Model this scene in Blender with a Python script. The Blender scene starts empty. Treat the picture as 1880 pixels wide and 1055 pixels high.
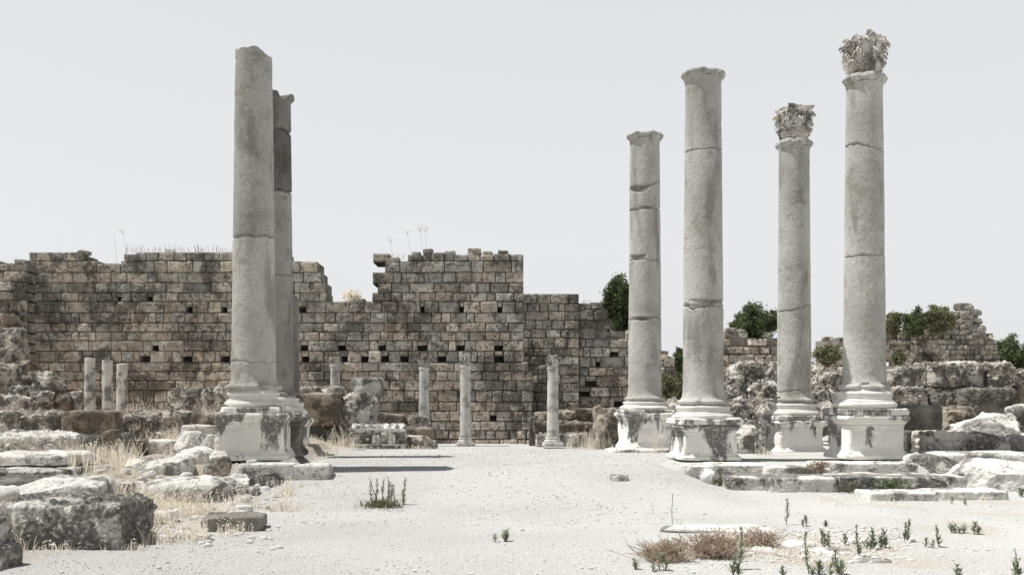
import bpy, math, random
import numpy as np
from mathutils import Vector
R = math.radians
SC = bpy.context.scene
COL = SC.collection
# ------------------------------------------------------------------ camera
F = 1828.0; HZ = 735.0; EYE = 1.5        # focal length and horizon in photograph pixels, eye height
cam_d = bpy.data.cameras.new('camera'); cam = bpy.data.objects.new('camera', cam_d); COL.objects.link(cam)
cam.location = (0, 0, EYE); cam.rotation_euler = (R(90), 0, 0)
cam_d.lens = 35.0; cam_d.sensor_width = 36.0; cam_d.shift_y = (HZ-527.5)/1880.0
cam_d.clip_start = 0.1; cam_d.clip_end = 3000
SC.camera = cam
# ------------------------------------------------------------------ light
SUN_EL = R(66); SUN_AZ = R(3)           # azimuth measured from pure left towards the camera
sdir = Vector((-math.cos(SUN_AZ)*math.cos(SUN_EL), -math.sin(SUN_AZ)*math.cos(SUN_EL), math.sin(SUN_EL)))
sl = bpy.data.lights.new('sun', 'SUN'); sl.energy = 5.0; sl.angle = R(0.5); sl.color = (1.0, 0.975, 0.935)
so = bpy.data.objects.new('sun', sl); COL.objects.link(so); so.rotation_euler = sdir.to_track_quat('Z', 'Y').to_euler()
so.location = (-20, -10, 40)
W = bpy.data.worlds.new('World'); SC.world = W; W.use_nodes = True
wn = W.node_tree; wn.nodes.clear()
wo = wn.nodes.new('ShaderNodeOutputWorld'); bg = wn.nodes.new('ShaderNodeBackground')
sky = wn.nodes.new('ShaderNodeTexSky'); sky.sky_type = 'NISHITA'; sky.sun_disc = False
sky.sun_elevation = SUN_EL; sky.sun_rotation = math.atan2(sdir.x, sdir.y) % (2*math.pi)
sky.dust_density = 5.0; sky.air_density = 1.0; sky.ozone_density = 1.0; sky.altitude = 0
hs = wn.nodes.new('ShaderNodeHueSaturation'); hs.inputs['Saturation'].default_value = 0.10
mx = wn.nodes.new('ShaderNodeMix'); mx.data_type = 'RGBA'; mx.inputs['Factor'].default_value = 0.85
# pale hazy horizon that deepens towards the zenith
wtc = wn.nodes.new('ShaderNodeTexCoord'); wsx = wn.nodes.new('ShaderNodeSeparateXYZ'); wr_ = wn.nodes.new('ShaderNodeValToRGB')
wn.links.new(wtc.outputs['Generated'], wsx.inputs[0]); wn.links.new(wsx.outputs['Z'], wr_.inputs[0])
cr = wr_.color_ramp; cr.elements[0].position = 0.0; cr.elements[0].color = (.675, .684, .688, 1); cr.elements[1].position = 1.0; cr.elements[1].color = (.08, .088, .10, 1)
for p_, c_ in ((.15, (.655, .668, .68, 1)), (.38, (.605, .624, .638, 1)), (.50, (.16, .17, .185, 1))):
    e_ = cr.elements.new(p_); e_.color = c_
wvm = wn.nodes.new('ShaderNodeMix'); wvm.data_type = 'RGBA'; wvm.blend_type = 'MULTIPLY'; wvm.inputs[0].default_value = 1.0
wn.links.new(wr_.outputs[0], wvm.inputs[6]); wvm.inputs[7].default_value = (10, 10, 10, 1)
wn.links.new(wvm.outputs[2], mx.inputs[7])
wn.links.new(sky.outputs[0], hs.inputs['Color']); wn.links.new(hs.outputs[0], mx.inputs[6])
wn.links.new(mx.outputs[2], bg.inputs['Color']); wn.links.new(bg.outputs[0], wo.inputs[0])
bg.inputs['Strength'].default_value = 0.078
SC.view_settings.view_transform = 'Standard'; SC.view_settings.look = 'None'
SC.view_settings.exposure = 0.76; SC.view_settings.gamma = 1.0; SC.view_settings.use_curve_mapping = False
SC.render.engine = 'CYCLES'
SC.render.resolution_x = 1024; SC.render.resolution_y = 574
SC.cycles.max_bounces = 6; SC.cycles.diffuse_bounces = 3

# ------------------------------------------------------------------ helpers
rng = np.random.RandomState(7)
TAB = np.random.RandomState(3).rand(8192)*2-1
def vnoise(P, seed=0):
    P = np.asarray(P, float); I = np.floor(P).astype(np.int64); f = P-I; u = f*f*(3-2*f)
    def h(a, b, c):
        n = (I[..., 0]+a)*374761393+(I[..., 1]+b)*668265263+(I[..., 2]+c)*1442695041+seed*974711
        n = (n ^ (n >> 13))*1274126177; n = n ^ (n >> 16)
        return TAB[n & 8191]
    x, y, z = u[..., 0], u[..., 1], u[..., 2]
    l = lambda a, b, t: a+(b-a)*t
    return l(l(l(h(0,0,0), h(1,0,0), x), l(h(0,1,0), h(1,1,0), x), y), l(l(h(0,0,1), h(1,0,1), x), l(h(0,1,1), h(1,1,1), x), y), z)
def fbm(P, octv=4, seed=0, gain=.5):
    P = np.asarray(P, float); s = 0; a = 1; t = 0
    for k in range(octv):
        s = s+a*vnoise(P*(2.03**k)+k*17.3, seed+k); t += a; a *= gain
    return s/t
def sstep(a, b, x):
    t = np.clip((x-a)/(b-a), 0, 1); return t*t*(3-2*t)
def mesh(name, V, Fs, mat=None, parent=None, loc=(0, 0, 0), rotz=0, smooth=True, tone=None, col=None):
    """Fs: list of int arrays (n,k) or one array"""
    me = bpy.data.meshes.new(name); V = np.asarray(V, np.float32)
    if isinstance(Fs, np.ndarray): Fs = [Fs]
    Fs = [np.asarray(f, np.int32) for f in Fs if len(f)]
    me.vertices.add(len(V)); me.vertices.foreach_set('co', V.ravel())
    nl = sum(f.size for f in Fs); nf = sum(len(f) for f in Fs)
    me.loops.add(nl); me.loops.foreach_set('vertex_index', np.concatenate([f.ravel() for f in Fs]))
    tot = np.concatenate([np.full(len(f), f.shape[1], np.int32) for f in Fs])
    st = np.concatenate([[0], np.cumsum(tot)[:-1]]).astype(np.int32)
    me.polygons.add(nf); me.polygons.foreach_set('loop_start', st); me.polygons.foreach_set('loop_total', tot)
    me.update(calc_edges=True); me.validate()
    me.polygons.foreach_set('use_smooth', np.full(len(me.polygons), smooth, bool))
    if tone is not None:
        at_ = me.color_attributes.new('tone', 'FLOAT_COLOR', 'POINT')
        t = np.asarray(tone, np.float32)
        if t.ndim == 1: t = np.repeat(t[:, None], 3, 1)
        at_.data.foreach_set('color', np.concatenate([t, np.ones((len(t), 1), np.float32)], 1).ravel())
    if mat: me.materials.append(mat)
    o = bpy.data.objects.new(name, me); COL.objects.link(o)
    o.location = loc; o.rotation_euler = (0, 0, rotz)
    if parent: o.parent = parent
    return o
def tag(o, label, cat, group=None, kind=None):
    if label: o['label'] = label
    if cat: o['category'] = cat
    if group: o['group'] = group
    if kind: o['kind'] = kind
    return o
def empty(name, loc, rotz=0):
    o = bpy.data.objects.new(name, None); COL.objects.link(o); o.location = loc; o.rotation_euler = (0, 0, rotz)
    o.empty_display_size = .3; return o
class MB:
    def __init__(s): s.V = []; s.F3 = []; s.F4 = []; s.n = 0; s.T = []
    def add(s, V, Q, tone=1.0):
        V = np.asarray(V, float); Q = np.asarray(Q)
        (s.F4 if Q.shape[1] == 4 else s.F3).append(Q+s.n); s.V.append(V); s.n += len(V)
        t = np.asarray(tone, float)
        s.T.append(np.broadcast_to(t, (len(V), 3)) if t.ndim else np.full((len(V), 3), float(t)))
    def build(s, name, mat, parent=None, loc=(0, 0, 0), rotz=0, smooth=True):
        V = np.concatenate(s.V); Fs = []
        if s.F4: Fs.append(np.concatenate(s.F4))
        if s.F3: Fs.append(np.concatenate(s.F3))
        return mesh(name, V, Fs, mat, parent, loc, rotz, smooth, tone=np.concatenate(s.T))
def at(px, py, Y): return np.array([(px-940)/F*Y, Y, EYE-(py-HZ)/F*Y])
def gridq(nr, nc, wrap=False):
    i = np.arange(nr-1)[:, None]; j = np.arange(nc if wrap else nc-1)[None, :]; k = (j+1) % nc
    return np.stack([i*nc+j, i*nc+k, (i+1)*nc+k, (i+1)*nc+j], -1).reshape(-1, 4)
_cg = {}
def cubegrid(n):
    if n in _cg: return _cg[n]
    t = np.linspace(-1, 1, n+1); A, B = np.meshgrid(t, t, indexing='ij'); V = []; Q = []; q = gridq(n+1, n+1); o = 0
    for ax in range(3):
        for s in (-1, 1):
            P = np.zeros((n+1, n+1, 3)); P[..., ax] = s; P[..., (ax+1) % 3] = A; P[..., (ax+2) % 3] = B
            V.append(P.reshape(-1, 3)); Q.append((q if s > 0 else q[:, ::-1])+o); o += (n+1)**2
    V = np.concatenate(V); Q = np.concatenate(Q)
    key = np.round(V*4096).astype(np.int64); _, idx, inv = np.unique(key, axis=0, return_index=True, return_inverse=True)
    V = V[idx]; Q = inv.reshape(-1)[Q]; _cg[n] = (V, Q); return _cg[n]
def vnormals(V, Q):
    a, b, c, d = (V[Q[:, i]] for i in range(4)); N = np.cross(c-a, d-b); out = np.zeros_like(V)
    for i in range(4): np.add.at(out, Q[:, i], N)
    return out/(np.linalg.norm(out, axis=1, keepdims=True)+1e-9)
def tube(P, rad, seg=6):
    P = np.asarray(P, float); n = len(P); rad = np.broadcast_to(rad, (n,)); T = np.gradient(P, axis=0)
    T /= np.linalg.norm(T, axis=1, keepdims=True)+1e-9; ref = np.array([.31, .95, .02]) if abs(T[0, 2]) > .6 else np.array([0, 0, 1.])
    U = np.cross(T, ref); U /= np.linalg.norm(U, axis=1, keepdims=True); Wv = np.cross(T, U)
    a = np.arange(seg)/seg*2*np.pi
    V = P[:, None]+rad[:, None, None]*(U[:, None]*np.cos(a)[None, :, None]+Wv[:, None]*np.sin(a)[None, :, None])
    return V.reshape(-1, 3), gridq(n, seg, True)

# ------------------------------------------------------------------ materials
class NT:
    def __init__(s, name):
        s.m = bpy.data.materials.new(name); s.m.use_nodes = True; s.t = s.m.node_tree; s.t.nodes.clear()
        s.o = s.t.nodes.new('ShaderNodeOutputMaterial'); s.b = s.t.nodes.new('ShaderNodeBsdfPrincipled')
        s.t.links.new(s.b.outputs[0], s.o.inputs[0]); s.b.inputs['Roughness'].default_value = .9
        s.b.inputs['Specular IOR Level'].default_value = .12; s.b.inputs['Diffuse Roughness'].default_value = .9
    def n(s, ty, **kw):
        x = s.t.nodes.new(ty)
        for k, v in kw.items(): setattr(x, k, v)
        return x
    def l(s, a, b): s.t.links.new(a, b)
    def coords(s, scale=(1, 1, 1), rand=True):
        tc = s.n('ShaderNodeTexCoord'); mp = s.n('ShaderNodeMapping'); mp.inputs['Scale'].default_value = scale
        s.l(tc.outputs['Object'], mp.inputs[0])
        if rand:
            oi = s.n('ShaderNodeObjectInfo'); mu = s.math('MULTIPLY', oi.outputs['Random'], 37.0)
            s.l(mu, mp.inputs['Location'])
        return mp.outputs[0]
    def noise(s, co, scale, detail=5, rough=.55, dist=0):
        x = s.n('ShaderNodeTexNoise'); s.l(co, x.inputs['Vector']); x.inputs['Scale'].default_value = scale
        x.inputs['Detail'].default_value = detail; x.inputs['Roughness'].default_value = rough; x.inputs['Distortion'].default_value = dist
        return x.outputs[0]
    def voro(s, co, scale, feature='F1', rnd=1):
        x = s.n('ShaderNodeTexVoronoi'); x.feature = feature; s.l(co, x.inputs['Vector']); x.inputs['Scale'].default_value = scale
        x.inputs['Randomness'].default_value = rnd; return x.outputs['Distance']
    def ramp(s, v, a, b, lo=0., hi=1.):
        x = s.n('ShaderNodeMapRange'); x.interpolation_type = 'SMOOTHSTEP'; s.l(v, x.inputs[0])
        for i, q in enumerate((a, b, lo, hi)): x.inputs[i+1].default_value = q
        return x.outputs[0]
    def math(s, op, a, b=None):
        x = s.n('ShaderNodeMath'); x.operation = op
        for i, q in enumerate((a, b)):
            if q is None: continue
            if isinstance(q, (int, float)): x.inputs[i].default_value = q
            else: s.l(q, x.inputs[i])
        return x.outputs[0]
    def mix(s, f, a, b, mode='MIX'):
        x = s.n('ShaderNodeMix'); x.data_type = 'RGBA'; x.blend_type = mode
        for i, q in ((0, f), (6, a), (7, b)):
            if isinstance(q, (int, float)): x.inputs[i].default_value = q
            elif isinstance(q, tuple): x.inputs[i].default_value = q if len(q) == 4 else q+(1,)
            else: s.l(q, x.inputs[i])
        return x.outputs[2]
    def attr(s):
        x = s.n('ShaderNodeAttribute'); x.attribute_name = 'tone'; return x.outputs['Color']
    def bump(s, h, dist, strength=1.0):
        x = s.n('ShaderNodeBump'); x.inputs['Strength'].default_value = strength; x.inputs['Distance'].default_value = dist
        s.l(h, x.inputs['Height']); s.l(x.outputs[0], s.b.inputs['Normal'])
    def col(s, c): s.l(c, s.b.inputs['Base Color']); return s.m

def stone(name, light, mid, dark, st_scale=1.5, thr=.55, soft=.06, st_amt=.9, streak=0, bump=.02, pit=18, pitamt=.5, fine=22, tone=False, stain2=None, drip=None):
    s = NT(name); co = s.coords(); n1 = s.noise(co, st_scale, 8, .54, .1); n2 = s.noise(co, st_scale*.55+.4, 4, .5)
    fn = s.noise(co, fine, 5, .7); sp = s.noise(co, fine*7, 3, .7)
    c = s.mix(s.ramp(n2, .35, .65), light, mid)
    c = s.mix(s.ramp(fn, .3, .7, 0, .55), c, s.mix(.5, c, mid))
    if stain2:
        n3 = s.noise(co, st_scale*.8, 6, .6, .2); c = s.mix(s.ramp(n3, .52, .66, 0, .75), c, stain2)
    n1 = s.math('ADD', n1, s.math('MULTIPLY', s.math('SUBTRACT', fn, .5), .22))
    f = s.ramp(n1, thr-soft, thr+soft, 0, st_amt)
    if drip:
        cd = s.coords((1, 1, .38)); nd = s.noise(cd, 2.6, 5, .5, .15); sz = s.n('ShaderNodeSeparateXYZ'); tc_ = s.n('ShaderNodeTexCoord'); s.l(tc_.outputs['Object'], sz.inputs[0])
        edge = s.ramp(s.noise(cd, 14, 3), .3, .7, -.025, .025); nd = s.math('ADD', s.math('ADD', nd, edge), s.math('MULTIPLY', s.math('SUBTRACT', sz.outputs['Z'], drip), .26))
        vs = s.noise(s.coords((1, 1, .10)), 16, 3, .6); nd = s.math('ADD', nd, s.math('MULTIPLY', s.math('SUBTRACT', vs, .5), .16)); f = s.ramp(nd, .53, .60, 0, st_amt)
    if streak:
        cs = s.coords((1, 1, .16)); ns = s.noise(cs, streak, 6, .6); f2 = s.ramp(ns, .56, .68, 0, .8)
        f = s.math('MAXIMUM', f, f2)
    brk = s.ramp(s.noise(co, fine*.8, 4, .7), .34, .52, .45, 1.0)
    f = s.math('MULTIPLY', f, brk)
    c = s.mix(f, c, dark)
    pv = s.voro(co, pit); pm = s.ramp(pv, .0, .33, 1, 0); pn = s.ramp(s.noise(co, pit*.35, 3), .45, .6)
    pm = s.math('MULTIPLY', pm, pn)
    c = s.mix(s.math('MULTIPLY', pm, pitamt), c, dark)
    p2 = s.math('MULTIPLY', s.ramp(s.voro(co, pit*2.7), .05, .30, 1, 0), s.ramp(s.noise(co, pit*.22, 3), .48, .60)); c = s.mix(s.math('MULTIPLY', p2, pitamt*.9), c, dark)
    crk = s.ramp(s.math('ABSOLUTE', s.math('SUBTRACT', s.noise(co, st_scale*1.1, 5, .6, .5), .5)), .0, .012, 1, 0); crk = s.math('MULTIPLY', crk, s.ramp(n2, .45, .55)); crk = s.math('MULTIPLY', crk, .75 if pitamt >= .5 else 0.0); c = s.mix(crk, c, dark); pm = s.math('ADD', pm, s.math('ADD', p2, crk))
    c = s.mix(s.ramp(sp, .3, .7, .0, .30), c, mid)
    if tone: c = s.mix(1.0, c, s.attr(), 'MULTIPLY')
    h = s.math('ADD', s.math('MULTIPLY', fn, 1.0), s.math('MULTIPLY', sp, .35)); h = s.math('SUBTRACT', h, s.math('MULTIPLY', pm, .9))
    s.bump(h, bump, .9); return s.col(c)

M = {}
M['granite'] = None
def granite():
    s = NT('grey_granite'); co = s.coords(); big = s.noise(co, .9, 5, .6, .2); fn = s.noise(co, 38, 4, .8); md = s.noise(co, 9, 5, .65)
    c = s.mix(s.ramp(big, .35, .65), (.55, .545, .52), (.41, .405, .38))
    c = s.mix(s.ramp(fn, .42, .62, 0, .5), c, (.20, .19, .17)); c = s.mix(s.ramp(md, .58, .75, 0, .5), c, (.52, .51, .49))
    cs = s.coords((1, 1, .22)); st = s.noise(cs, 2.2, 5, .6, .3); c = s.mix(s.ramp(st, .50, .64, 0, .65), c, (.20, .19, .165)); lc = s.noise(co, 2.6, 7, .65, .3); c = s.mix(s.ramp(lc, .55, .66, 0, .55), c, (.24, .225, .19)); c = s.mix(s.ramp(s.noise(co, 1.3, 4), .58, .72, 0, .15), c, (.44, .39, .33))
    pv = s.voro(co, 5.5); pm = s.ramp(pv, .0, .13, 1, 0); pm = s.math('MULTIPLY', pm, s.ramp(s.noise(co, 1.7, 2), .48, .56)); c = s.mix(pm, c, (.12, .115, .105))
    h = s.math('ADD', s.math('MULTIPLY', fn, .35), md); h = s.math('SUBTRACT', h, pm); s.bump(h, .012, .8); c = s.mix(1.0, c, s.attr(), 'MULTIPLY'); return s.col(c)
M['granite'] = granite()
M['marble'] = stone('white_marble', (.80, .79, .765), (.70, .685, .65), (.05, .046, .04), 1.25, .535, .03, .93, drip=.50, bump=.01, pit=30, pitamt=.35)
M['marble_stained'] = stone('black_stained_marble', (.80, .79, .765), (.70, .685, .65), (.045, .041, .036), 1.25, .535, .03, .93, drip=.26, bump=.01, pit=30, pitamt=.35)
M['marble_clean'] = stone('pale_marble', (.76, .745, .715), (.64, .625, .59), (.20, .185, .165), 1.6, .66, .06, .6, bump=.01, pit=30, pitamt=.25)
M['marble_thin'] = stone('veined_marble', (.66, .65, .625), (.50, .49, .465), (.09, .085, .078), 4.0, .545, .05, .85, bump=.01, pit=30, pitamt=.3, fine=30)
M['rock'] = stone('pale_limestone', (.74, .72, .68), (.52, .50, .465), (.036, .033, .029), 1.4, .485, .04, .92, bump=.035, pit=14, pitamt=.7)
M['rock_light'] = stone('bleached_limestone', (.76, .745, .71), (.62, .605, .57), (.055, .05, .044), 1.7, .555, .04, .85, bump=.03, pit=16, pitamt=.5)
M['rubble'] = stone('pitted_limestone', (.72, .69, .64), (.46, .43, .385), (.038, .034, .029), 3.0, .495, .05, .9, bump=.05, pit=9, pitamt=.95, stain2=(.33, .27, .205))
M['brown'] = stone('brown_limestone', (.42, .375, .315), (.27, .24, .195), (.05, .044, .037), 2.4, .50, .05, .85, bump=.04, pit=11, pitamt=.8, stain2=(.34, .25, .175))
M['darkst'] = stone('dark_patina_and_shade_stone', (.30, .285, .255), (.18, .17, .15), (.05, .046, .04), 2.0, .5, .1, .8, bump=.03, pit=14, pitamt=.6)
M['carved'] = stone('carved_marble', (.68, .66, .62), (.45, .43, .395), (.04, .037, .032), 3.2, .51, .05, .92, bump=.015, pit=18, pitamt=.6)
M['cap'] = stone('weathered_capital_marble', (.74, .72, .68), (.52, .50, .46), (.05, .045, .04), 3.4, .54, .07, .85, bump=.015, pit=16, pitamt=.6, stain2=(.46, .38, .30))
def wallmat():
    s = NT('wall_limestone'); co = s.coords(rand=False)
    tc = s.n('ShaderNodeTexCoord'); sx = s.n('ShaderNodeSeparateXYZ'); s.l(tc.outputs['Object'], sx.inputs[0])
    fn = s.noise(co, 16, 5, .7); md = s.noise(co, 3.2, 6, .65, .3); big = s.noise(co, .42, 7, .62, .4); sp = s.noise(co, 75, 3, .75)
    c = s.mix(s.ramp(md, .35, .65), (.63, .58, .515), (.43, .39, .34))
    # grey lichen crust grows on the upper courses
    zz = s.math('ADD', sx.outputs['Z'], s.math('MULTIPLY', s.math('SUBTRACT', big, .5), 7.0)); up = s.ramp(zz, 2.4, 5.2)
    c = s.mix(s.math('MULTIPLY', up, .8), c, s.mix(s.ramp(md, .3, .7), (.50, .485, .445), (.30, .29, .255)))
    c = s.mix(1.0, c, s.attr(), 'MULTIPLY')
    dk = s.ramp(s.noise(co, .6, 10, .72, .3), .49, .56, 0, .78); dk = s.math('MULTIPLY', dk, s.ramp(fn, .3, .55, .4, 1.)); c = s.mix(dk, c, (.085, .077, .065))
    lt = s.ramp(s.noise(co, 2.6, 9, .75), .56, .64, 0, .65); c = s.mix(lt, c, (.62, .58, .52))
    sm = s.ramp(s.noise(co, 6.5, 8, .75), .52, .60, 0, .75); c = s.mix(sm, c, (.09, .08, .068))
    pv = s.voro(co, 7.5); pm = s.math('MULTIPLY', s.ramp(pv, .08, .36, 1, 0), s.ramp(s.noise(co, 3, 2), .45, .6)); c = s.mix(s.math('MULTIPLY', pm, .85), c, (.05, .045, .038))
    h = s.math('ADD', fn, s.math('MULTIPLY', sp, .3)); h = s.math('ADD', h, md); h = s.math('SUBTRACT', h, s.math('MULTIPLY', pm, 1.2)); s.bump(h, .035, 1.0)
    return s.col(c)
M['wall'] = wallmat()
def groundmat():
    s = NT('white_gravel'); co = s.coords(rand=False)
    big = s.noise(co, .35, 6, .6, .3); fn = s.noise(co, 26, 6, .75); sp = s.noise(co, 85, 3, .8); v = s.voro(co, 42)
    c = s.mix(s.ramp(big, .35, .65), (.51, .508, .495), (.43, .428, .415))
    c = s.mix(s.ramp(fn, .35, .7, 0, .55), c, (.60, .597, .58))
    c = s.mix(s.ramp(sp, .52, .66, 0, .7), c, (.15, .145, .135))
    c = s.mix(s.ramp(s.noise(co, 9, 5, .7), .60, .72, 0, .45), c, (.31, .30, .28))
    # straw coloured soil outside the swept gravel
    c = s.mix(s.attr(), c, s.mix(s.ramp(fn, .35, .65), (.34, .29, .22), (.45, .40, .32)))
    h = s.math('ADD', s.math('MULTIPLY', v, .8), s.math('ADD', fn, s.math('MULTIPLY', sp, .6))); s.bump(h, .03, .8)
    return s.col(c)
M['ground'] = groundmat()
def simple(name, a, b, scale=8, rough=.8, trans=None, tone=True):
    s = NT(name); co = s.coords(); c = s.mix(s.ramp(s.noise(co, scale, 4), .35, .65), a, b)
    if tone: c = s.mix(1.0, c, s.attr(), 'MULTIPLY')
    s.b.inputs['Roughness'].default_value = rough; s.col(c)
    if trans:
        tl = s.n('ShaderNodeBsdfTranslucent'); s.l(c, tl.inputs['Color']); ms = s.n('ShaderNodeMixShader'); ms.inputs[0].default_value = trans
        s.l(s.b.outputs[0], ms.inputs[1]); s.l(tl.outputs[0], ms.inputs[2]); s.l(ms.outputs[0], s.o.inputs[0])
    return s.m
M['straw'] = simple('dry_straw', (.84, .80, .71), (.70, .64, .54), 3, .8, .35)
M['brush'] = simple('dry_brown_brush', (.47, .385, .305), (.33, .26, .20), 5, .9, .2)
M['leaf'] = simple('dark_green_leaf', (.13, .16, .08), (.075, .10, .05), 2, .6, .35)
M['olive'] = simple('olive_leaf', (.22, .225, .13), (.13, .14, .08), 2, .7, .25)
M['weed'] = simple('weed_green', (.22, .25, .16), (.14, .165, .10), 6, .7, .3)
M['pebble'] = simple('pale_pebble', (.58, .57, .55), (.46, .45, .43), 40, .9, None, False)
M['marble_slim'] = stone('greyed_slim_marble', (.62, .61, .585), (.50, .49, .465), (.14, .13, .12), 3.5, .57, .06, .7, bump=.012, pit=26, pitamt=.4)
M['bark'] = simple('bark', (.16, .13, .10), (.10, .08, .06), 6, .9, None, False)

# ------------------------------------------------------------------ terrain
def terrain(x, y):
    x = np.asarray(x, float); y = np.asarray(y, float)
    n = fbm(np.stack([x*.25, y*.25, x*0], -1), 4, 5)
    h = .012*n*np.clip(y/12, .3, 2)
    L = sstep(-4.0, -7.0, x); h = h+L*(.28*sstep(10, 15, y)+.35*sstep(17, 23, y))
    g = sstep(-3.3, -3.9, x)*(1-sstep(-6.5, -7.5, x)); h = h+g*(.22*sstep(13, 15.9, y)*(1-sstep(26, 30, y)))
    st = sstep(-3.75, -3.95, x+(y-16)*.09)*sstep(15.95, 16.1, y)*(1-sstep(25, 26, y))*(1-sstep(-6.0, -6.8, x)); h = np.maximum(h, .47*st)
    rr = sstep(-.2, 3.0, x+(y-19)*.09)*sstep(16.5, 21.5, y)*(1-sstep(24, 28, y)*(x < 5)); h = np.maximum(h, .36*rr+.02*n)
    r2 = sstep(1.9, 3.3, x+(y-18)*.1)*(sstep(16.2, 18.0, y)*sstep(3.4, 2.9, x)+sstep(17.75, 17.9, y)*sstep(2.9, 3.4, x)); h = np.maximum(h, .36*r2)
    h = np.where(x < 5, h*(1-.9*sstep(23, 29, y)*sstep(-1, 0, x)), h)
    r3 = sstep(3.55, 3.85, x)*sstep(16.6, 16.9, y); h = np.maximum(h, .19*r3)
    mid = .37*sstep(13.2, 17.8, y)*(1-sstep(22.5, 29.5, y))*sstep(-4.6, -3.6, x)*np.where(y < 19, sstep(3.9, 2.3, x), 1.0)*sstep(9, 5, x)
    h = np.maximum(h, mid+.01*n); h = h+.07*sstep(24, 30, y)*sstep(-6, -3, x)*(1-sstep(1, 3, x))
    return h
def build_ground():
    def axis(segs):
        out = [np.arange(a, b, s) for a, b, s in segs]; return np.concatenate(out+[[segs[-1][1]]])
    xs = axis([(-900, -120, 60), (-120, -30, 6), (-30, -11, .6), (-11, 11, .11), (11, 30, .6), (30, 120, 6), (120, 900, 60)])
    ys = axis([(-60, 4, 4), (4, 26, .11), (26, 40, .4), (40, 120, 5), (120, 1500, 80)])
    Y, X = np.meshgrid(ys, xs, indexing='ij'); H = terrain(X, Y); n = fbm(np.stack([X*1.3, Y*1.3, X*0], -1), 4, 11)
    H = H+np.where((np.abs(X) < 12) & (Y < 26), +.005*n+.007*fbm(np.stack([X*4.5, Y*4.5, X*0], -1), 3, 12), 0)
    soil = sstep(-3.9, -4.6, X+.5*n+.22*np.clip(12-Y, 0, 3))*sstep(7.5, 9, Y); soil = np.maximum(soil, sstep(40, 60, Y))
    soil = np.maximum(soil, .55*sstep(8.5, 10, X+n)*sstep(17, 20, Y)); soil = np.maximum(soil, sstep(-9, -11, X))
    soil = np.maximum(soil, .8*sstep(-.05, .35, n+.6*fbm(np.stack([X*4, Y*4, X*0], -1), 3, 31))*sstep(1.0, 1.9, X)*sstep(4.6, 3.2, X)*(1-sstep(11, 12, Y))); soil = np.maximum(soil, .5*sstep(.1, .4, n)*sstep(-1.5, -3.6, X)*sstep(11, 13, Y)); soil = np.maximum(soil, .5*sstep(.15, .4, n)*sstep(4.0, 5.5, X))
    V = np.stack([X, Y, H], -1).reshape(-1, 3)
    o = mesh('ground', V, gridq(len(ys), len(xs)), M['ground'], tone=np.clip(soil, 0, 1).ravel()*.8)
    o['kind'] = 'structure'
build_ground()
def tz(x, y): return float(terrain(np.array(x), np.array(y)))

def shape_rock(hx, hy, hz, n, box, amp, freq, seed, cuts=3, cutd=.82, pits=0, relief=None, oct_=5):
    r = np.random.RandomState(seed); V, Q = cubegrid(n); V = V.copy()
    # keep box edges crisp
    s = (np.abs(V)**box).sum(1)**(1/box); V = V/s[:, None]
    for k in range(cuts):
        d = r.normal(size=3); d[2] = abs(d[2])*.8 if k % 2 else d[2]; d /= np.linalg.norm(d)
        lim = cutd*(np.abs(d).sum() if box > 5 else 1.0)*r.uniform(.86, 1.05)
        e = V@d-lim; e = np.where(e > 0, e, 0); V = V-e[:, None]*d
    P = V*np.array([hx, hy, hz]); N = vnormals(P, Q); o = seed*3.7
    lo = fbm(P*freq+o, oct_, seed, .55); rid = 1-np.abs(fbm(P*freq*1.9+o+5, 4, seed+3))*2
    D = amp*(lo*1.2-.35*np.clip(rid-.6, 0, 1)*1.5)
    if pits: D = D-pits*np.clip(fbm(P*freq*5+o, 3, seed+9)-.12, 0, 1)*2.2
    D = D+amp*.28*fbm(P*freq*6+o, 4, seed+40)+.006*fbm(P*26+o, 2, seed+41)
    # worn edges
    P2 = P+N*D[:, None]; P2 += .35*amp*np.stack([fbm(P*freq*.7+o+k*13, 2, seed+20+k) for k in range(3)], -1)
    if relief is not None: P2 = relief(P2, N)
    return P2, Q
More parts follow.
